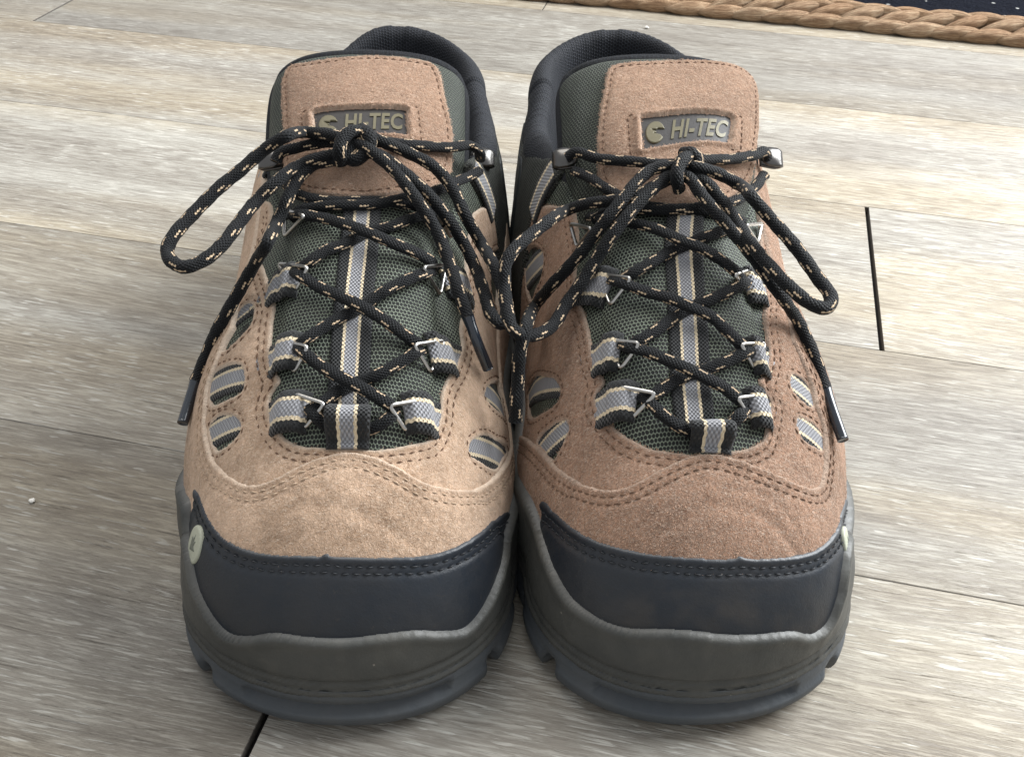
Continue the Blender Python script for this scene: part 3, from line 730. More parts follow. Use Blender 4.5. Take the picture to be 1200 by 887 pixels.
D['B'] = dict(
 throat=[(672,243),(675,262),(676,289),(673,318),(674,345),(683,366),(689,386),(692,404),(693.5,416),(700,432.6),(707.6,448),(699,459.7),(698,470),(708.5,486.8),(723.7,503.7),(739,514),(763,525),(786,528.5),(805,531),(830,531),(850,529),(865,527),(882,523),(895.6,514),(900,499),(902,482),(903.5,470),(897,458),(890,447),(897,435),(901.5,412),(899,393),(896,372),(898,350),(896,325),(894,300),(893,268),(897,246)],
 tab_l=[(660,242),(642.5,240),(627,242),(612,247),(603,258)], tab_r=[(901,241),(907,240),(912,244)],
 win=[[(624,444.5),(640.8,442.8),(649,446),(654,454.6),(654,466.4),(647.5,475),(622,489),(618,478),(618,458)],
      [(629,516),(640.8,503.7),(657.7,493.5),(662.8,495),(664.5,503.7),(659.4,517),(647.5,538),(638,527)],
      [(618.8,292),(629,291),(635.7,301),(634,321.5),(627,338),(621,352),(616,338),(615,305)],
      [(929.6,439),(937,441),(948,452.6),(954,474),(945,471.8),(931.5,458),(928.6,447)],
      [(936.7,490.5),(947,493),(961,504),(966,514),(965.5,526),(955,522),(943.4,514.5),(937,501)]],
 webs=[[(662,446),(612,482)],[(672,494),(624,542)],[(638,300),(612,330)],[(922,442),(958,473)],[(930,492),(968,522)]],
 vamp=[(608,480),(609.5,500),(617,514),(630.6,525.4),(644,540.6),(657.7,552.5),(674.6,562.6),(695,570),(710,572.8),(725.4,571),(739,567.7),(774,548.5),(804,535),(830,530),(864,535.7),(898,548.5),(932.6,563.5),(954,571),(965,563.5),(969,545),(970,522),(967,498),(960,478),(955,456),(948,437),(940,418),(930,398)],
 cap=[(632,606),(630.5,590),(635,585),(640.8,589.7),(657.7,606.6),(674.6,620),(698,632),(722,639.6),(745,645),(778,649.5),(825.5,653),(862,653),(868,649),(874,652.6),(915.5,652),(954,645),(977.6,625.6),(988,600),(994,584),(996,600)],
 mid=[(614,583),(625,610),(634,640),(645,668),(667,703),(701,727),(735,738),(783,739),(813,741),(847,745.5),(890,746),(932.6,742),(958,744.7),(975.5,731),(988,700),(994,665),(998,635)],
 center=[(804,245),(801,270),(800,300),(803,345),(806,400),(809,460),(813,500)],
 loop=[(829,500),(830,515),(831,534)],
 rings=[[(726,453),(769,461),(738,492)],[(709,398),(750,402),(727,433)],[(701,321),(740,326),(715,358)],[(668,262),(694,268),(676,290)],
        [(893,463),(864,466),(880,492)],[(897,402),(868,403),(884,433)],[(880,316),(861,322),(876,345)],[(893,262),(874,264),(888,285)]],
 ringwebs=[[(680,489),(747,473)],[(682,429),(728,415)],[(659,351),(717,340)],[(912,489),(874,480)],[(908,428),(877,420)],[(905,350),(870,337)]],
 patch=[(708,105),(714.7,80),(724,76),(760,72.7),(813,71),(853,75),(878,80),(886.7,88.7),(889,136.7),(886,176.7),(881,209),(866.7,227),(826.7,246),(790,249.5),(760,248.7),(717,233.7),(702,211),(700,180),(701,150)],
 plaque=[(751,139),(858,138),(853.5,169.5),(753,177)],
 hooks=[(664,191,-1),(899,190,1)],
 badge=(993,638,3.5,14))

def edge_z(q, y):   # height of the ankle opening
    return interp(y, [62,80,100,125,150,178,205,235], [104,101,97,91,87,91,94,95])
def open_ring():
    pts = []
    for i, (kind, q, f) in enumerate(LINES):
        if kind == 0 or (kind in (-1,1) and q < 66): pts.append(None); continue
        y = TAB[i,:,1]; z = TAB[i,:,2]; k = np.argmax(z < edge_z(q, y)); pts.append((i, k*DS))
    return pts
RING = open_ring()
def side_pts(q0, q1, sgn, dfun, step=4):
    qs = np.arange(q0, q1+(.1 if q1 > q0 else -.1), step if q1 > q0 else -step)
    return [(sgn*dfun(q, sgn), q) for q in qs]

def build(side, origin, rot, label, suede):
    sh = Shoe(side, origin, rot, label, suede); d = D[side]; sx = sh.sx
    sgnL = -1 if side == 'A' else 1            # sign of p on the image left
    # ---------- upper body (netting)
    outer = [from_line(i, LEN[i]+3) for i in range(0, len(LINES), 3)]
    hole = []
    ids = [r for r in RING if r]
    srt = [r for r in ids if r[0] > NS+120]+[r for r in ids if r[0] <= NS]
    hole = [from_line(i, dd) for i, dd in srt[::2]]
    hole = [(hole[0][0], 66)]+hole+[(hole[-1][0], 66)]
    sh.patch('upper_body', outer, M['net'], 0, .6, [hole], res=1.1, wob=.25)
    # ---------- collar
    V = []; k = 0; prof = [(1.6,-22),(2.2,-12),(2.4,-3),(1.6,4),(-.8,8.0),(-4,9.4),(-7.2,7.6),(-9.2,2.6),(-11,-6),(-12.5,-18),(-12.0,-34),(-10,-52)]
    prof = catmull(prof, 1.6); a_list = [r for r in srt if LINES[r[0]][1] is not None]
    rows = []
    for i, dd in srt:
        kind, q, f = LINES[i]
        if kind in (-1,1) and q < 96: continue
        rows.append((i, dd, kind, q, f))
    sc = []
    for j, (i, dd, kind, q, f) in enumerate(rows):
        E = TAB[i, int(dd/DS)].copy()
        if kind == 2: E[2] += (-7.0*float(smooth(-math.cos(math.radians(f)), .15, .8)) if side == 'A' else 0)+2.2*math.cos(math.radians(f)*4)*math.sin(math.radians(f))+1.5*math.cos(math.radians(f)*2+.6)
        o = np.array([kind, 0.0]) if kind in (-1,1) else np.array([math.cos(math.radians(f)), math.sin(math.radians(f))])
        tfront = smooth(min(j, len(rows)-1-j), 0, 26)
        bw = 1+.25*math.exp(-((E[1]-225)/22)**2)
        bw2 = .55+.45*float(tfront)
        ring = []
        for (r, z) in prof:
            ww = .5*float(vnoise(j*.07, z*.12, sh.seed))
            ring.append((E[0]+o[0]*(r*bw2+ww), E[1]+o[1]*(r*bw2+ww), E[2]+z*bw*(.55+.45*float(tfront)) if z > -5 else E[2]+z+ww*0))
        V.append(ring)
    n = len(V); m = len(prof); V = np.array(V).reshape(-1,3); idx = np.arange(n*m).reshape(n,m)
    fs = np.stack([idx[:-1,:-1],idx[:-1,1:],idx[1:,1:],idx[1:,:-1]],-1).reshape(-1,4)[:, ::-1].tolist()
    fs.append(tuple(idx[0])); fs.append(tuple(idx[-1][::-1]))
    P0 = V.reshape(n,m,3)[:,6]; al = np.concatenate([[0], np.cumsum(np.linalg.norm(np.diff(P0, axis=0), axis=1))]); uu, vv = np.meshgrid(np.arange(m)*1.6, al)
    sh.mk('collar', V, fs, M['collar'], uv=np.stack([uu.ravel(), vv.ravel()], -1)*.001)
    # ---------- outsole
    def ringpt(i):
        P = TAB[i, min(ND-1, int(LEN[i]/DS))]; kind, q, f = LINES[i]
        if kind in (-1,1): o = np.array([kind, 0.0])
        elif kind == 0: a = math.radians(f); o = np.array([-math.cos(a), -math.sin(a)])
        else: a = math.radians(f); o = np.array([math.cos(a), math.sin(a)])
        return P, o
    B = np.array([ringpt(i)[0] for i in range(len(LINES))]); n = len(B)
    Tn = np.roll(B,-1,0)-np.roll(B,1,0); Tn = Tn[:, :2]; ON = np.stack([-Tn[:,1], Tn[:,0]], -1)
    ON /= np.linalg.norm(ON, axis=1, keepdims=True)
    oo = np.array([ringpt(i)[1] for i in range(n)]); sg = np.sign((ON*oo).sum(1)); ON *= sg[:,None]
    for _ in range(12): ON = (np.roll(ON,1,0)+ON*2+np.roll(ON,-1,0)); ON /= np.linalg.norm(ON, axis=1, keepdims=True)
    s = np.concatenate([[0], np.cumsum(np.linalg.norm(np.diff(B[:, :2], axis=0), axis=1))]); tot = s[-1]+np.linalg.norm(B[0]-B[-1])
    front = np.exp(-((B[:,1]+80)/26)**2)       # 1 at the toe
    mid_i = NS+60; arc = s-s[mid_i]
    lug = np.ones(n)
    for c in ([-44,44]+[x*sg_ for x in (66,88,110,133,156,179,202,225,248,271,294) for sg_ in (-1,1)]):
        lug = lug-np.exp(-((arc-c)/2.6)**6)
    lug = np.clip(lug, 0, 1)
    groove = smooth(29-np.abs(arc), 0, 2.0)
    NPF = [(5.2,3.0),(6.2,0.4),(7.2,-1.5),(7.4,-2.1),(7.6,-6.2),(9.0,-7.0),(9.6,-8.8),(9.4,-11.2),(8.7,-13.6),(7.4,-16),(5.8,-17.4),(2.0,-18.2)]
    rows = []
    for i in range(n):
        P = B[i]; fr = front[i]; zt = P[2]; ring = []
        for j, (r, z) in enumerate(NPF):
            rr = (r-5.2)*(.32+.30*fr)+5.0+.3*fr
            low = smooth(-z, 5, 9)
            rr -= (1-lug[i])*4.2*low
            if j in (3, 4): rr -= 4.4*groove[i]
            zz = zt+z*(zt/18.2 if z < 0 else 1)
            zz = max(zz, 0)+ (2.0*fr*smooth(-z,8,16)) + (1-lug[i])*5.0*smooth(-z, 9, 15)
            ring.append((P[0]+ON[i,0]*rr, P[1]+ON[i,1]*rr, zz))
        ring.append((P[0]-ON[i,0]*12, P[1]-ON[i,1]*12, .5+2*fr))
        rows.append(ring)
    V = np.array(rows); m = V.shape[1]; cz = np.array([5, 70, 1.5]); V = V.reshape(-1,3); idx = np.arange(n*m).reshape(n,m); nx = np.roll(idx,-1,0)
    fs = np.stack([idx[:,:-1],nx[:,:-1],nx[:,1:],idx[:,1:]],-1).reshape(-1,4)[:, ::-1].tolist()
    # cross ribs close the bottom
    a = [i for i in range(0, n)]
    half = n//2
    for i in range(0, half-1):
        l0, l1 = (mid_i-i) % n, (mid_i-i-1) % n; r0, r1 = (mid_i+i) % n, (mid_i+i+1) % n
        fs.append((int(idx[l0,-1]), int(idx[l1,-1]), int(idx[r1,-1]), int(idx[r0,-1])))
    low_d = np.tile((np.arange(m) > 9).astype(float)*.7, n)
    sh.mk('outsole', V, fs, M['outsole'], uv=V[:, :2]*.001, attrs={'rim': np.zeros(len(V)), 'dirt': low_d})
    # ---------- midsole
    def top_def(q, s_): return lat_len(q, s_)-13-5*float(smooth(q, 30, 90))
    mid = sh.dom(d['mid'], 5.6, name='mid'); L_side = sgnL; R_side = -sgnL
    bot = [from_line(i, LEN[i]-.2) for i in range(0, len(LINES), 3)]
    q_l = max(mid[0][1]+10, 6); q_r = max(mid[-1][1]+10, 6)
    rear = [from_line(i, LEN[i]-19) for i in range(2*NS+120, len(LINES), 6)]
    Lp = side_pts(q_l, Q1, L_side, lambda q, s_: top_def(q, s_), 8); Rp = side_pts(q_r, Q1, R_side, lambda q, s_: top_def(q, s_), 8)
    if R_side == 1: loop = list(map(tuple, mid))+Rp+rear+Lp[::-1]
    else: loop = list(map(tuple, mid))+Rp+rear[::-1]+Lp[::-1]
    loop = catmull(loop, 1.5, True)
    def mid_extra(X, Y, Dd):
        a_, dd = to_line(X, Y); Lx = np.interp(a_, np.arange(len(LEN)), LEN); hb = Lx-dd   # distance above the bottom edge
        fr = np.exp(-((np.hypot(X, Y+35)-0)*0+np.clip(Y+30, 0, 999)/22)**2)
        g = -1.0*np.exp(-((hb-6.2)/.9)**2)*fr-.7*np.exp(-((hb-3.4)/.7)**2)*fr+.5*np.exp(-((hb-1.2)/1.2)**2)
        return g+.35*fbm(X/9, Y/9, 3, sh.seed)+.5*np.exp(-((Dd-2)/1.6)**2)*fr
    sh.patch('midsole', bot, M['midsole'], 0, 5.3, [loop], res=.9, er=1.6, extra=mid_extra, skirt=5.2, rimw=.7,
             dirt=lambda X, Y, Dd: np.clip(.55*np.exp(-Dd/1.5)+.4*np.clip(fbm(X/6,Y/6,3,5),0,1), 0, 1))
    # ---------- vamp (toe suede)
    vt = catmull(sh.dom(d['vamp'], 2.9, name='vamp'), 1.2); 
    cap = sh.dom(d['cap'], 3.6, name='cap')
    qs_l = vt[0][1]; qs_r = vt[-1][1]
    def low(q0, q1, s_, off): return side_pts(q0, q1, s_, lambda q, s2: lat_len(q, s2)-off, 5)
    front_low = [from_line(i, LEN[i]-9) for i in range(NS, NS+121, 4)]
    if L_side == 1: front_low = front_low[::-1]
    # front_low runs from image-left to image-right
    wl = lat_len(60, L_side); wr = lat_len(60, R_side)
    LwL = [(L_side*abs(vt[0][0]+0), qs_l), ]
    backL = [(vt[0][0], 100), (L_side*(lat_len(100, L_side)-9), 100)]
    backR = [(vt[-1][0], 100), (R_side*(lat_len(100, R_side)-9), 100)]
    poly = [tuple(x) for x in vt]+backR+low(95, -30, R_side, 9)+front_low[::-1][1:-1]+low(-30, 95, L_side, 9)+[backL[1], backL[0]]
    def offs(line, dist, inside):     # parallel line
        P, t = resample(line, 1.0); T = np.gradient(P, axis=0); T /= np.linalg.norm(T, axis=1, keepdims=True)
        O = P+np.stack([T[:,1], -T[:,0]], -1)*dist*inside
        dd, _, _ = segdist(O[:,0], O[:,1], P, False); O = O[dd > dist*.93]
        for _ in range(2): O[1:-1] = (O[:-2]+O[1:-1]*2+O[2:])/4
        return O
    ins = -1 if True else 1
    # side on which the sheet lies (image down = towards the toe = -q)
    mseg = vt[len(vt)//2+1]-vt[len(vt)//2-1]; nrm_ = np.array([mseg[1], -mseg[0]]); ins = 1 if nrm_[1] < 0 else -1
    s1 = offs(vt, 2.4, ins); s2 = offs(vt, 4.6, ins)
    thr = M['thread_tan'] if side == 'A' else M['thread_dark']
    vp = sh.patch('vamp_panel', poly, M[suede], .2, 2.7, res=.6, nap=(5000 if side == 'A' else 13000), er=.8, wob=.28, jag=.12, rimw=1.15, extra=lambda X, Y, Dd: -.45*np.exp(-((Y+52+3*np.sin(X/11)+.010*X*X)/2.2)**2)*smooth(fbm(X/15, Y/15, 2, sh.seed+31), -.3, .5)-.35*np.exp(-((Y+44+2*np.sin(X/7+2)+.012*X*X)/1.6)**2)*smooth(fbm(X/12+9, Y/12, 2, sh.seed+37), -.2, .5), grooves=[(s1, .45, .8), (s2, .45, .8)], uvoff=.2,
                  dirt=lambda X, Y, Dd: .5*np.clip(fbm(X/7, Y/7, 3, sh.seed+2), 0, 1))
    sh.stitches(s1, thr, 2.75, parent=vp); sh.stitches(s2, thr, 2.8, parent=vp)
    # ---------- eyestay panel with windows
    th = catmull(sh.dom(d['throat'], 1.8, name='throat'), 1.0)
    tl = sh.dom(d['tab_l'], 1.8, name='tab_l'); tr = sh.dom(d['tab_r'], 1.8, name='tab_r')
    under = [tuple(x) for x in offs(vt[int(len(vt)*.10):int(len(vt)*.92)], 7, ins)]
    def far(s_, q): return (s_*(lat_len(q, s_)-12), q)
    tl_end = tl[-1]; tr_end = tr[-1]
    out = [tuple(x) for x in th]+[tuple(x) for x in tr]+[far(R_side, tr_end[1]), far(R_side, (tr_end[1]+under[-1][1])/2), far(R_side, under[-1][1])]
    out += under[::-1][::2]+[far(L_side, under[0][1]), far(L_side, (tl_end[1]+under[0][1])/2), far(L_side, tl_end[1])]+[tuple(x) for x in tl[::-1]]
    wins = []
    for w in d['win']:
        W = sh.dom(w, 1.8, name='win')
        if len(W) >= 4:
            wins.append(catmull(W, 1.0, True)); cw_ = W.mean(0)
            sh.patch('window_lining', catmull([cw_+(x-cw_)*(1+2.5/np.linalg.norm(x-cw_)) for x in W], 1.5, True), M['net_dark'], 0, .5, res=1.0, er=.5)
    t1 = offs(th, 2.2, -ins if False else ins); t2 = offs(th, 4.4, ins)
    # throat sheet side: away from the ridge
    c0 = th[len(th)//4]; 
    t1b = offs(th, 2.2, -ins)
    if np.abs(t1[:,0]).mean() < np.abs(t1b[:,0]).mean(): t1 = offs(th, 2.2, -ins); t2 = offs(th, 4.4, -ins)
    gr = [(t1, .4, .8), (t2, .4, .8)]; wst = []
    for w in wins:
        cw = w.mean(0); P = np.vstack([w, w[:1]]); A2 = .5*np.sum(P[:-1,0]*P[1:,1]-P[1:,0]*P[:-1,1])
        o_ = offs(P, 1.9, 1 if A2 > 0 else -1); wst.append(o_); gr.append((o_, .35, .7))
    ep = sh.patch('eyestay_panel', out, M[suede], .1, 1.7, wins, res=.6, nap=(6000 if side == 'A' else 13000), er=.8, wob=.32, jag=.12, rimw=1.05, grooves=gr,
                  dirt=lambda X, Y, Dd: .5*np.clip(fbm(X/6, Y/6, 3, sh.seed+9), 0, 1))
    sh.stitches(t1, M['thread_dark'], 1.65, parent=ep); sh.stitches(t2, M['thread_dark'], 1.65, parent=ep)
    for o_ in wst: sh.stitches(o_, M['thread_dark'], 1.65, parent=ep)
    for w in d['webs']:
        W = sh.dom(w, 1.8, name='webs')
        if len(W) == 1: W = np.array([W[0], W[0]+np.array([np.sign(W[0][0])*9, 5.0])])
        if len(W) >= 2:
            dv = (W[-1]-W[0])/np.linalg.norm(W[-1]-W[0]); W = np.vstack([W[:1]-dv*3, W, W[-1:]+dv*6])
            sh.strap('side_webbing', W, 9.6, .55, thick=.7, us=1.3)
    # ---------- toe cap
    ct = catmull(cap, 1.0); cseg = ct[len(ct)//2+2]-ct[len(ct)//2-2]; ci = 1 if -cseg[0] < 0 else -1
    fl2 = [from_line(i, LEN[i]-6) for i in range(NS, NS+121, 4)]
    if L_side == 1: fl2 = fl2[::-1]
    lo = [(L_side*(lat_len(qq, L_side)-6), qq) for qq in np.arange(-30, cap[0][1]-2, 4)]
    ro = [(R_side*(lat_len(qq, R_side)-6), qq) for qq in np.arange(-30, cap[-1][1]-2, 4)]
    # fl2 left->right ; outline: top edge (left->right), right side down, front right->left, left side up
    inL = [tuple(x) for x in ct]
    poly = inL+ro[::-1]+fl2[::-1]+lo
    k0, k1 = 6, len(ct)-6
    c1 = offs(ct[k0:k1], 2.9, ci); c2 = offs(ct[k0:k1], 4.8, ci)
    cp = sh.patch('toe_cap', poly, M['toecap'], .5, 3.1, res=.7, er=1.0, wob=.15, dirt=lambda X, Y, Dd: np.clip(smooth(-Y, 66, 78)*(.35+1.1*fbm(X/8+3, Y/5, 3, sh.seed)), 0, 1)*(.6 if side == 'B' else .15), grooves=[(c1, .55, .8), (c2, .55, .8)], rimw=.9)
    sh.stitches(c1, M['thread_black'], 3.45, parent=cp, ln=2.5); sh.stitches(c2, M['thread_black'], 3.45, parent=cp, ln=2.5)
    # badge on the cap
    bu, bv, bw, bh = d['badge']; c = sh.dom([(bu, bv)], 3.6, name='badge')
    if len(c):
        c = c[0]; ang = np.linspace(0, 2*math.pi, 40, endpoint=False); R = 5.6
        bd = sh.patch('round_badge', np.stack([c[0]+R*np.cos(ang), c[1]+R*np.sin(ang)], -1), M['badge'], 3.5, .8, res=.4, er=.8, skirt=.5)
        mk_ = np.array([(-3.2,.3),(.6,3.0),(1.0,1.6),(3.4,2.0),(1.2,.4),(2.6,-.4),(.4,-.9),(.6,-3.0)])*.9
        sh.patch('emblem', c+mk_*np.array([1,1]), M['badge_mark'], 4.15, .35, res=.25, er=.3, skirt=.2, parent=bd)
    # ---------- centre webbing and bottom loop
    cl = sh.dom(d['center'], name='center'); cl = catmull(cl, 1.5)
    sh.strap('centre_webbing', cl, 12.0, .6, thick=1.0, cw=.25, us=1.42)
    lp = sh.dom(d['loop'], name='loop'); lp = catmull(lp, 1.5)
    sh.strap('lace_loop', lp, 12.4, 1.4, thick=1.2, lift=lambda t: 5.8*np.sin(np.clip(t*1.15+.08, 0, 1)*math.pi)**.7, cw=.3, us=1.3)
    # ---------- ring webbing and rings
    for w in d['ringwebs']:
        W = sh.dom(w, name='ringwebs')
        if len(W) < 2: continue
        sh.strap('ring_webbing', W, 12.0, -.2, thick=1.3, lift=lambda t: 3.3*smooth(t, .30, .62)-2.4*smooth(t, .84, 1.0), cw=.3, us=1.1)
    for rg in d['rings']:
        P = [sh.spt(u, v, l) for (u, v), l in zip(rg, (4.2, 5.6, 1.2))]
        P = np.array(P); path = []
        for i in range(3):
            a, b, c_ = P[i-1], P[i], P[(i+1) % 3]; r_ = 1.8
            u1 = (a-b)/np.linalg.norm(a-b); u2 = (c_-b)/np.linalg.norm(c_-b)
            for t in np.linspace(0, 1, 6): path.append((1-t)**2*(b+u1*r_)+2*t*(1-t)*b+t*t*(b+u2*r_))
        path.append(path[0]); sh.tube('lace_ring', np.array(path), 0.66, M['metal'], nseg=8, step=.6, caps=False)
    # ---------- upper tongue
    ns_, nt_ = 60, 71; ss = np.linspace(38, 128, ns_); ts = np.linspace(-1, 1, nt_)
    wS = interp(ss, [34,60,85,105,128], [27,36.5,43,44,44]); endf = np.clip((128-ss)/8, 0, 1)
    Xt = ts[None]*wS[:,None]*(1-.16*(1-endf[:,None])**2); Yt = np.broadcast_to(ss[:,None], Xt.shape)
    rnd = np.sqrt(np.clip(1-np.abs(ts)**9, 0, 1))[None]*np.sqrt(np.clip(1-(1-endf)**2, 0, 1))[:,None]
    wv = .5*fbm(Xt/14, Yt/14, 2, sh.seed)
    mf = Tongue.pos(Xt.ravel(), Yt.ravel(), ((rnd-1)*5.0+wv*rnd).ravel())[0]; mb = Tongue.pos(Xt.ravel(), Yt.ravel(), (-5-rnd*6.5).ravel())[0]
    idx = np.arange(ns_*nt_).reshape(ns_,nt_); m_ = ns_*nt_
    q = np.stack([idx[:-1,:-1],idx[:-1,1:],idx[1:,1:],idx[1:,:-1]],-1).reshape(-1,4)
    fs = q.tolist()+(q[:, ::-1]+m_).tolist()
    for j in range(nt_-1):
        fs.append((idx[-1,j], idx[-1,j+1], m_+idx[-1,j+1], m_+idx[-1,j])); fs.append((idx[0,j+1], idx[0,j], m_+idx[0,j], m_+idx[0,j+1]))
    for i in range(ns_-1):
        fs.append((idx[i,-1], m_+idx[i,-1], m_+idx[i+1,-1], idx[i+1,-1])); fs.append((idx[i,0], idx[i+1,0], m_+idx[i+1,0], m_+idx[i,0]))
    uvt = np.stack([Xt.ravel(), Yt.ravel()], -1)*.001
    sh.mk('tongue', np.vstack([mf, mb]), fs, M['net_tongue'], uv=np.vstack([uvt, uvt]))
    # piping round the tongue
    rim = [(-1,70),(-1,85),(-1,100),(-1,112),(-.985,119),(-.94,124),(-.85,127.5),(-.6,129),(0,129.5),(.6,129),(.85,127.5),(.94,124),(.985,119),(1,112),(1,100),(1,85),(1,70)]
    rp = [Tongue.pos(np.array([a*float(interp(b,[34,60,85,105,128],[27,36.5,43,44,44]))*.985]), np.array([b*1.0]), np.array([-4.0 if abs(a) > .9 else -3.2]))[0][0] for a, b in rim]
    sh.tube('tongue_piping', catmull(rp, 1.5), 2.4, M['collar'], nseg=12, step=1.5)
    # suede patch with the plaque
    pp = catmull(sh.dom(d['patch'], GT, 'patch'), 1.0, True); pq = sh.dom(d['plaque'], GT, 'plaque'); cp_ = pq.mean(0)
    fr_o = cp_+(pq-cp_)*1.0; fr_o = np.array([cp_+(x-cp_)*(1+2.6/np.linalg.norm(x-cp_)) for x in pq])
    stp = catmull(np.vstack([offs(np.vstack([pp, pp[:1]]), 2.2, 1), ]), 1.0)
    if not inpoly(stp[:1,0], stp[:1,1], pp)[0]: stp = offs(np.vstack([pp, pp[:1]]), 2.2, -1)
    so = np.array([cp_+(x-cp_)*(1+4.8/np.linalg.norm(x-cp_)) for x in pq]); so = np.vstack([so, so[:1]])
    hole = catmull(resample(np.vstack([pq, pq[:1]]), 3)[0][:-1], 1.0, True)
    def fr_x(X, Y, Dd):
        dd, _, _ = segdist(X, Y, hole); return 1.1*np.exp(-((dd-1.3)/1.0)**2)
    tp = sh.patch('tongue_patch', pp, M['suede_t'], .3, 1.9, [hole], res=.6, nap=7000, S=Tongue, wob=.35, jag=.22, er=.8, extra=fr_x,
                  grooves=[(stp, .4, .7), (so, .4, .7)], uvoff=.5, rimw=.7)
    sh.stitches(stp, M['thread_dark'], 2.1, S=Tongue, parent=tp); sh.stitches(so, M['thread_dark'], 2.1, S=Tongue, parent=tp, ln=1.9)
    ex = np.array([cp_+(x-cp_)*(1+1.2/np.linalg.norm(x-cp_)) for x in pq])
    pl = sh.patch('logo_plaque', ex, M['plaque'], .3, .9, res=.5, S=Tongue, er=.3)
    # raised lettering and emblem
    def bil(u, v):    # u 0..1 left to right, v 0..1 bottom to top
        a, b, c_, e = pq; top = a+(b-a)*u; bo = e+(c_-e)*u; return bo+(top-bo)*v
    cu = bpy.data.curves.new('letters', 'FONT'); cu.body = 'HI-TEC'; cu.shear = .18; cu.offset = .028; cu.space_character = 1.08; cu.resolution_u = 3
    to = bpy.data.objects.new('letters', cu); COL.objects.link(to); bpy.context.view_layer.update()
    me = to.to_mesh(); bm = bmesh.new(); bm.from_mesh(me); to.to_mesh_clear()
    bmesh.ops.triangulate(bm, faces=bm.faces); 
    for _ in range(2): bmesh.ops.subdivide_edges(bm, edges=[e for e in bm.edges if e.calc_length() > .12], cuts=1); bmesh.ops.triangulate(bm, faces=bm.faces)
    bmesh.ops.remove_doubles(bm, verts=bm.verts, dist=1e-5)
    bm.verts.ensure_lookup_table(); TV = np.array([v.co[:] for v in bm.verts]); TF = [[v.index for v in f.verts] for f in bm.faces]
    BE = [(e.verts[0].index, e.verts[1].index) for e in bm.edges if len(e.link_faces) == 1]; bm.free()
    bpy.data.objects.remove(to); bpy.data.curves.remove(cu)
    mn, mx = TV[:, :2].min(0), TV[:, :2].max(0); un = (TV[:, :2]-mn)/(mx-mn)
    dm = np.array([bil(.32+.645*a, .20+.62*b) for a, b in un])
    Pt, _ = Tongue.pos(dm[:,0], dm[:,1], np.full(len(dm), 1.5)); Pl, _ = Tongue.pos(dm[:,0], dm[:,1], np.full(len(dm), .9)); k = len(dm)
    flipA = 1 if (dm[:,0].max()-dm[:,0].min()) and (bil(1,.5)[0] > bil(0,.5)[0]) else -1
    FF = [tuple(f) if flipA > 0 else tuple(f[::-1]) for f in TF]+[(a, b, b+k, a+k) for a, b in BE]
    sh.mk('lettering', np.vstack([Pt, Pl]), FF, M['gold'], pl, smooth=False)
    an = np.linspace(math.radians(35), math.radians(325), 34); asp = 0.36
    disc = [(.145+.105*math.cos(a), .49+.34*math.sin(a)) for a in an]+[(.20,.40),(.13,.47),(.165,.49),(.10,.60),(.16,.56),(.175,.60),(.25,.56)]
    sh.patch('emblem', np.array([bil(*x) for x in disc]), M['gold'], 1.2, .6, res=.22, S=Tongue, er=.3, skirt=.3, parent=pl)
    # ---------- quarter overlays, webbing and lace hooks
    for s_ in (L_side, R_side):
        tb = (tl if s_ == L_side else tr).mean(0); q0 = tb[1]
        def dz(q, dd): 
            i = int(round(to_line(np.array([s_*1.0]), np.array([float(q)]))[0][0])) % len(LINES)
            return next((r[1] for r in ids if r[0] == i), 40)+dd
        pol = [(s_*dz(86, -4), 86), (s_*dz(104, -4), 104), (s_*dz(120, -2), 120), (s_*dz(140, 0), 140), (s_*dz(172, 2), 172), (s_*(lat_len(170, s_)-10), 170), (s_*(lat_len(70, s_)-10), 70), (s_*dz(70, 16), q0+2), (s_*dz(86, 8), 84)]
        sh.patch('quarter_panel', catmull(pol, 2, True), M['net_dark'], .3, 2.2, res=1.2, er=2.2, wob=.5)
        ap_ = [(s_*dz(122, 3), 122), (s_*dz(140, 4), 140), (s_*dz(172, 6), 172), (s_*(lat_len(170, s_)-8), 170), (s_*(lat_len(92, s_)-8), 92), (s_*dz(108, 26), 104)]
        sh.patch('ankle_panel', catmull(ap_, 2, True), M['synthetic'], 1.0, 2.2, res=1.2, er=1.2, wob=.25)
        sh.strap('hook_webbing', np.array([(s_*dz(92, -4), 90), (s_*dz(92, 5), 89), (s_*dz(92, 14), 87)]), 11.5, 1.7, thick=1.0)
    for hu, hv, hs in d['hooks']:
        c = sh.spt(hu, hv, 0); inward = np.array([-hs*sx, -.25, .35]); inward /= np.linalg.norm(inward)
        nrm = np.array([hs*sx*.35, -.55, .75]); nrm /= np.linalg.norm(nrm); sd = np.cross(inward, nrm); sd /= np.linalg.norm(sd)
        # C-shaped hook: base plate, bend and rounded lip
        path = [(-4.5,0),(0,.2),(3.6,.8),(5.4,2.6),(5.2,5.0),(3.0,6.4),(-.5,6.6),(-4.2,5.6),(-6.0,4.6)]; path = catmull(path, .7)
        V = []; n = len(path)
        for i, (a, b) in enumerate(path):
            f = i/(n-1); hw = 2.5+1.3*smooth(f, .4, .7)*1.0; hw *= math.sqrt(max(.05, 1-max(0, (f-.78)/.22)**2.4))
            for j in range(9):
                t = j/4-1; V.append(c+inward*a*-.78+nrm*(b*.72-1.1*t*t*smooth(f,.5,.8))+sd*t*hw)
        idx = np.arange(n*9).reshape(n,9); q = np.stack([idx[:-1,:-1],idx[:-1,1:],idx[1:,1:],idx[1:,:-1]],-1).reshape(-1,4).tolist()
        ho = sh.mk('lace_hook', np.array(V), q, M['hook'])
        md = ho.modifiers.new('thick', 'SOLIDIFY'); md.thickness = .0009; md.offset = 0
    return sh

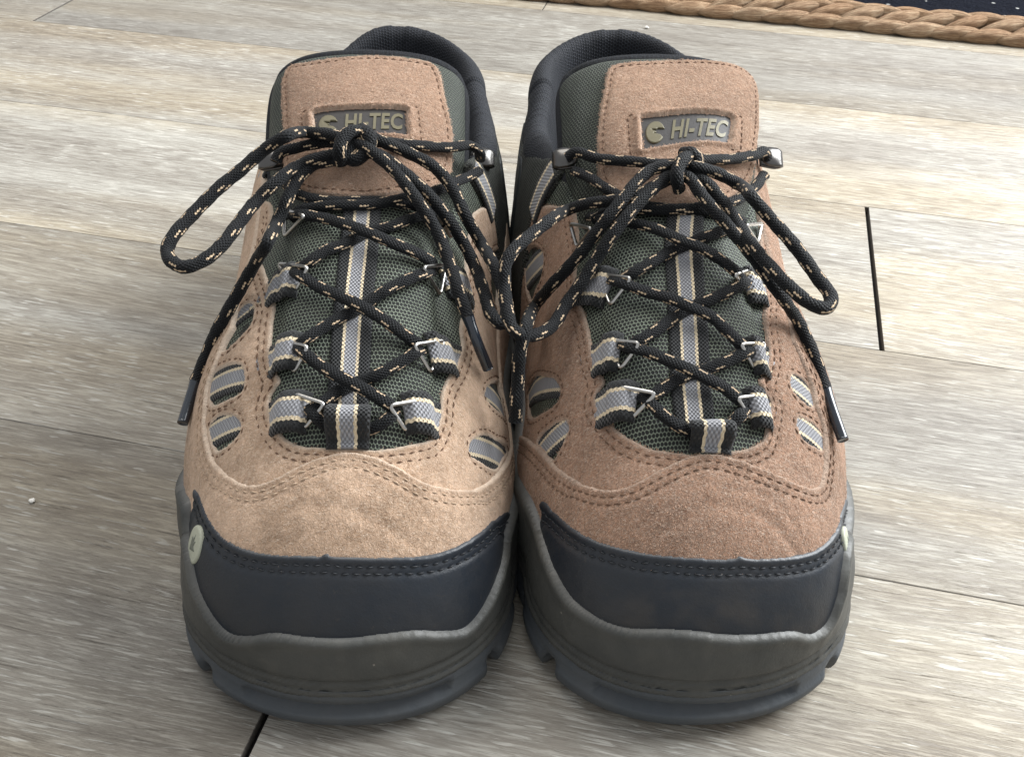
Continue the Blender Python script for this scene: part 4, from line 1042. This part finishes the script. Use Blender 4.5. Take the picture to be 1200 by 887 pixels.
# ------------------------------------------------------------------ laces
def tube_geo(path, r, nseg=14, flat=1.0, step=1.0, v0=0.0, upf=None):
    P, t = resample(path, step); n = len(P); T = np.gradient(P, axis=0); T /= np.linalg.norm(T, axis=1, keepdims=True)
    V = []; UV = []; nrm = np.array([0,-.5,.85])
    for i in range(n):
        up = np.array([0,-.5,.85]); b = up-T[i]*(up@T[i]); nb = np.linalg.norm(b)
        nrm = nrm-T[i]*(nrm@T[i]); nrm /= np.linalg.norm(nrm)
        nrm = nrm*.8+(b/nb if nb > .3 else nrm)*.2; nrm /= np.linalg.norm(nrm); bi = np.cross(T[i], nrm)
        w = 1+.035*math.sin(t[i]*.9+v0)+.02*math.sin(t[i]*2.3)
        for j in range(nseg+1):
            a = 2*math.pi*j/nseg; V.append(P[i]+(bi*math.cos(a)+nrm*math.sin(a)*flat)*r*w); UV.append((j/nseg, (t[i]+v0)*.001))
    k = nseg+1; Fc = [(i*k+j+1, (i+1)*k+j+1, (i+1)*k+j, i*k+j) for i in range(n-1) for j in range(nseg)]
    Fc += [tuple(range(nseg)), tuple((n-1)*k+j for j in range(nseg))[::-1]]
    return np.array(V), Fc, np.array(UV), t[-1]
def lace(sh, segs, aglets):
    VV = []; FF = []; UU = []; off = 0; v0 = 0
    for pts, r, flat in segs:
        r *= .82
        P = []
        for p in pts:
            u, v = p[:2]; lf_ = p[2]
            if flat < .7 and (p is pts[0] or p is pts[-1]): lf_ = min(lf_, 2.0)
            P.append(sh.spt(u, v, lift=lf_, z=(p[3] if len(p) > 3 else None)))
        V, Fc, UV, l = tube_geo(catmull(P, 1.0), r, flat=flat, v0=v0, step=.9)
        VV.append(V); FF += [tuple(i+off for i in f) for f in Fc]; UU.append(UV); off += len(V); v0 += l+3.3
    lo = sh.mk('shoelace', np.vstack(VV), FF, M['lace'], uv=np.vstack(UU))
    for pts in aglets:
        P = [sh.spt(p[0], p[1], lift=p[2] if p[2] is not None else 3.2, z=(p[3] if len(p) > 3 else None)) for p in pts]
        sh.tube('aglet', catmull(P, 1.0), 1.85, M['plastic'], lo, nseg=14, step=.8, taper=lambda t: 1.12-.14*min(1, t*6))
N_ = None
LACE = {}
LACE['A'] = ([
 # bottom, through the loop
 ([(362,477,4),(370,487,3.6),(380,496,3),(393,503,2.0),(409,507,1.6),(424,504,2.0),(440,501,3),(455,490,3.5),(464,482,4.4)],2.5,.64),
 # under strands, then the ones on top
 ([(362,481,4),(374,475,3),(395,460,2.7),(415,450,2.4),(445,438,2.9),(472,423,3.1),(486,413,3.6),(494,410,4.4)],2.5,.64),
 ([(347,404,4.5),(354,412,4.2),(372,426,3.3),(393,439,4.8),(415,450,6.2),(440,464,4.8),(457,475,3.8),(466,481,4.4)],2.5,.64),
 ([(346,408,4),(356,400,3.4),(375,386,2.7),(396,374,2.5),(427,358,2.2),(451,341,2.6),(477,328,2.9),(498,320,3.5),(506,318,4.3)],2.5,.64),
 ([(341,315,4.5),(350,322,4.3),(375,337,3.3),(398,347,4.6),(425,360,6.0),(450,375,4.4),(475,393,3.4),(492,405,4.2)],2.5,.64),
 ([(346,316,4),(360,309,3.3),(381,294,2.8),(401,287,2.5),(430,273,2.2),(460,265,2.6),(486,255,3.0),(508,252,3.6),(520,262,4)],2.5,.64),
 ([(338,252,4.5),(352,251,4.4),(375,255,3.5),(402,262,4.6),(432,273,6.2),(458,284,4.5),(482,294,3.6),(504,305,4.2),(510,312,4.2)],2.5,.64),
 ([(340,256,3.6),(352,247,3),(385,241,1.6),(430,240,1.0),(468,234,1.6),(505,226,3.0),(532,214,4.0),(552,206,4.6),(562,200,5)],2.4,.75),
 ([(522,262,3.6),(500,246,2.6),(470,238,1.2),(430,236,.6),(385,236,1.6),(350,228,3.4),(328,208,4.5)],2.4,.75),
 # hooks to the knot
 ([(563,186,5),(560,176,6),(552,171,5),(525,173,3.4),(482,170,3.2),(450,167,4),(425,166,6)],2.5,.8),
 ([(323,190,6),(328,180,6),(345,174,4.4),(375,168,3.4),(400,166,5.5)],2.5,.8),
 # bow
 ([(412,168,8),(398,161,8.5),(380,157,7.5),(358,155,6.5),(335,160,7,130),(318,170,7,127),(301,183,7,124),(284,198,7,121),(256,221,7,117),(225,252,7,112),(203,277,7,109),(196,292,7,107),(201,306,7,106),(217,313,7,106),(242,303,7,107),(262,285,7,109),(281,260,7,111),(300,236,8,113),(322,215,8,117),(349,195,7.5),(380,184,7),(404,180,7)],2.7,.88),
 ([(418,172,7),(402,186,6.5),(385,189,5.5),(366,194,5.5),(347,213,6.5),(336,236,8),(325,260,8),(313,285,8,108),(301,305,8,100),(286,331,8,92),(269,361,8,84),(254,388,8,77),(243,414,8,70),(234,436,8,65),(229,447,8,63)],2.65,.88),
 ([(414,169,7),(428,172,8.5),(441,182,8),(462,200,7.5),(480,222,8),(495,244,8),(511,269,8),(524,301,8),(537,340,8),(548,371,7)],2.65,.88),
 ([(416,163,7),(432,161,8),(450,167,7.5),(480,180,6),(510,197,7),(530,221,8),(545,252,9),(563,284,9),(579,312,10,96),(590,340,10,92),(594,362,10,88),(588,380,10,86),(577,371,10,87),(568,345,9,89),(556,311,8),(541,281,8),(520,250,8),(500,226,8),(475,204,7.5),(448,184,7),(425,176,6)],2.65,.88),
 # knot
 ([(400,192,5),(398,178,9.5),(402,162,11),(413,154,10.5),(424,156,8)],2.9,.9),
 ([(424,152,7),(431,158,9.5),(434,167,8.5),(428,178,7),(415,188,6),(405,182,6)],3.0,.9)],
 [[(229.5,446,8,63),(222,470,8,60),(214,496,8,57)],[(548,370,7),(558,398,6.5),(572,432,6)]])
LACE['B'] = ([
 ([(752,464,4),(765,475,3.4),(777,486,3),(797,500,2.2),(812,507,1.6),(832,510,1.6),(848,503,2.4),(866,488,3.6),(874,479,4.4)],2.5,.64),
 ([(750,466,4),(764,463,3.2),(773,458,2.7),(788,448,2.5),(808,439,2.2),(830,432,2.6),(855,422,3),(876,412,3.8),(882,410,4.4)],2.5,.64),
 ([(728,404,4.5),(738,407,4.2),(757,412,3.4),(780,421,4.8),(805,432,6.2),(829,444,4.8),(851,456,3.6),(866,468,4),(874,474,4.4)],2.5,.64),
 ([(730,408,4),(746,401,3.2),(766,389,2.7),(782,378,2.5),(806,362,2.2),(830,352,2.6),(853,342,3),(872,332,3.8),(878,330,4.4)],2.5,.64),
 ([(716,328,4.5),(730,332,4.2),(757,342,3.4),(786,350,4.8),(811,361,6.2),(835,372,4.6),(852,388,3.4),(868,403,4),(876,408,4.4)],2.5,.64),
 ([(722,332,4),(738,322,3.2),(761,309,2.7),(782,297,2.5),(804,287,2.2),(824,279,2.6),(848,270,3),(870,264,3.8)],2.5,.64),
 ([(690,254,5),(715,257,4.4),(742,262,3.4),(768,268,4.6),(796,281,6.2),(824,292,4.8),(848,307,3.6),(864,320,4),(870,326,4.4)],2.5,.64),
 ([(672,200,5),(690,208,4),(712,222,2.5),(750,240,1.2),(800,246,.6),(850,250,1.6),(872,262,3.4)],2.4,.75),
 ([(896,205,5),(882,222,3.6),(860,236,2),(820,243,.8),(770,246,1),(720,246,2.4),(694,258,3.6)],2.4,.75),
 ([(664,185,6),(675,179,5.5),(701,186,3.6),(746,190,3.2),(780,193,4.4),(798,192,6)],2.5,.8),
 ([(808,188,6),(820,187,4.4),(853,187,3.2),(884,182,4.2),(897,178,6),(900,186,6)],2.5,.8),
 # bow, image left
 ([(800,198,7),(784,195,8),(762,200,8),(746,214,8.5),(728,236,9.5),(712,255,10),(691,283,10),(671,308,9),(646,335,9),(628,357,9),(616,385,10,90),(609,415,10,84),(607,446,10,76),(605,472,10,70),(604,494,10,64)],2.65,.88),
 ([(802,204,7),(786,206,7),(768,219,7.5),(744,243,8),(718,275,8),(698,305,8),(681,332,7),(663,357,7),(650,379,8,86),(632,391,9,87),(612,393,9,89),(600,384,9,92),(594,362,9,95),(591,335,9,99),(592,311,9,104),(603,292,9,107),(624,274,9,108),(646,257,9,109),(666,246,7),(688,239,7),(712,236,7),(738,232,7),(765,220,6),(790,206,6)],2.65,.88),
 # bow, image right
 ([(802,194,7),(816,196,8.5),(840,203,8),(867,217,8),(882,232,8.5,124),(899,252,9,119),(931,288,9,113),(957,324,9,107),(974,349,9,104),(968,361,9,103),(950,356,9,104),(921,332,9,106),(888,296,9,109),(864,262,8),(848,238,7),(828,215,7),(808,202,6)],2.7,.88),
 ([(800,205,6),(810,211,8.5),(821,227,8.5),(837,247,9),(853,265,9.5),(881,299,9.5),(910,339,9,97),(935,376,9,86),(953,415,9,77),(963,443,9,71),(967,456,9,69)],2.65,.88),
 ([(796,222,5),(793,210,9.5),(796,194,11),(806,184,9.5),(816,187,6.5)],2.9,.9),
 ([(800,180,7),(810,180,9.5),(817,187,8.5),(812,198,7),(802,204,6)],2.9,.9)],
 [[(967,454,9,69),(976,482,9,66),(988,516,9,62)]])

A = build('A', (-.057, .2505), math.radians(2.5), 'left hiking shoe in the photo, smoother tan suede, lace loop reaching out over the floor', 'suede_a')
B = build('B', (.0618, .2545), math.radians(2.5), 'right hiking shoe in the photo, rougher russet suede, whole logo plaque showing above the bow', 'suede_b')
lace(A, *LACE['A']); lace(B, *LACE['B'])

# ------------------------------------------------------------------ crumbs on the floor
def crumb(u, v, r, label, seed):
    P = at_z(u, v, 0); bm = bmesh.new(); bmesh.ops.create_icosphere(bm, subdivisions=2, radius=r)
    for w in bm.verts:
        w.co *= 1+.35*float(vnoise(w.co.x/r*1.7+seed, w.co.y/r*1.7+w.co.z/r, seed)); w.co.z = (w.co.z+r)*.6
    me = bpy.data.meshes.new('crumb'); bm.to_mesh(me); bm.free(); me.materials.append(M['crumb'])
    o = bpy.data.objects.new('crumb', me); COL.objects.link(o); o.location = (P[0], P[1], .0001); tag(o, label, 'crumb')
M['crumb'] = mat_plain('crumb', (.75,.73,.68), .8)
crumb(38, 588, .0011, 'tiny white crumb on the floor at the far left, beside the tan shoe', 3)
crumb(758, 34, .0016, 'small pale crumb on the floor behind the russet shoe', 8)
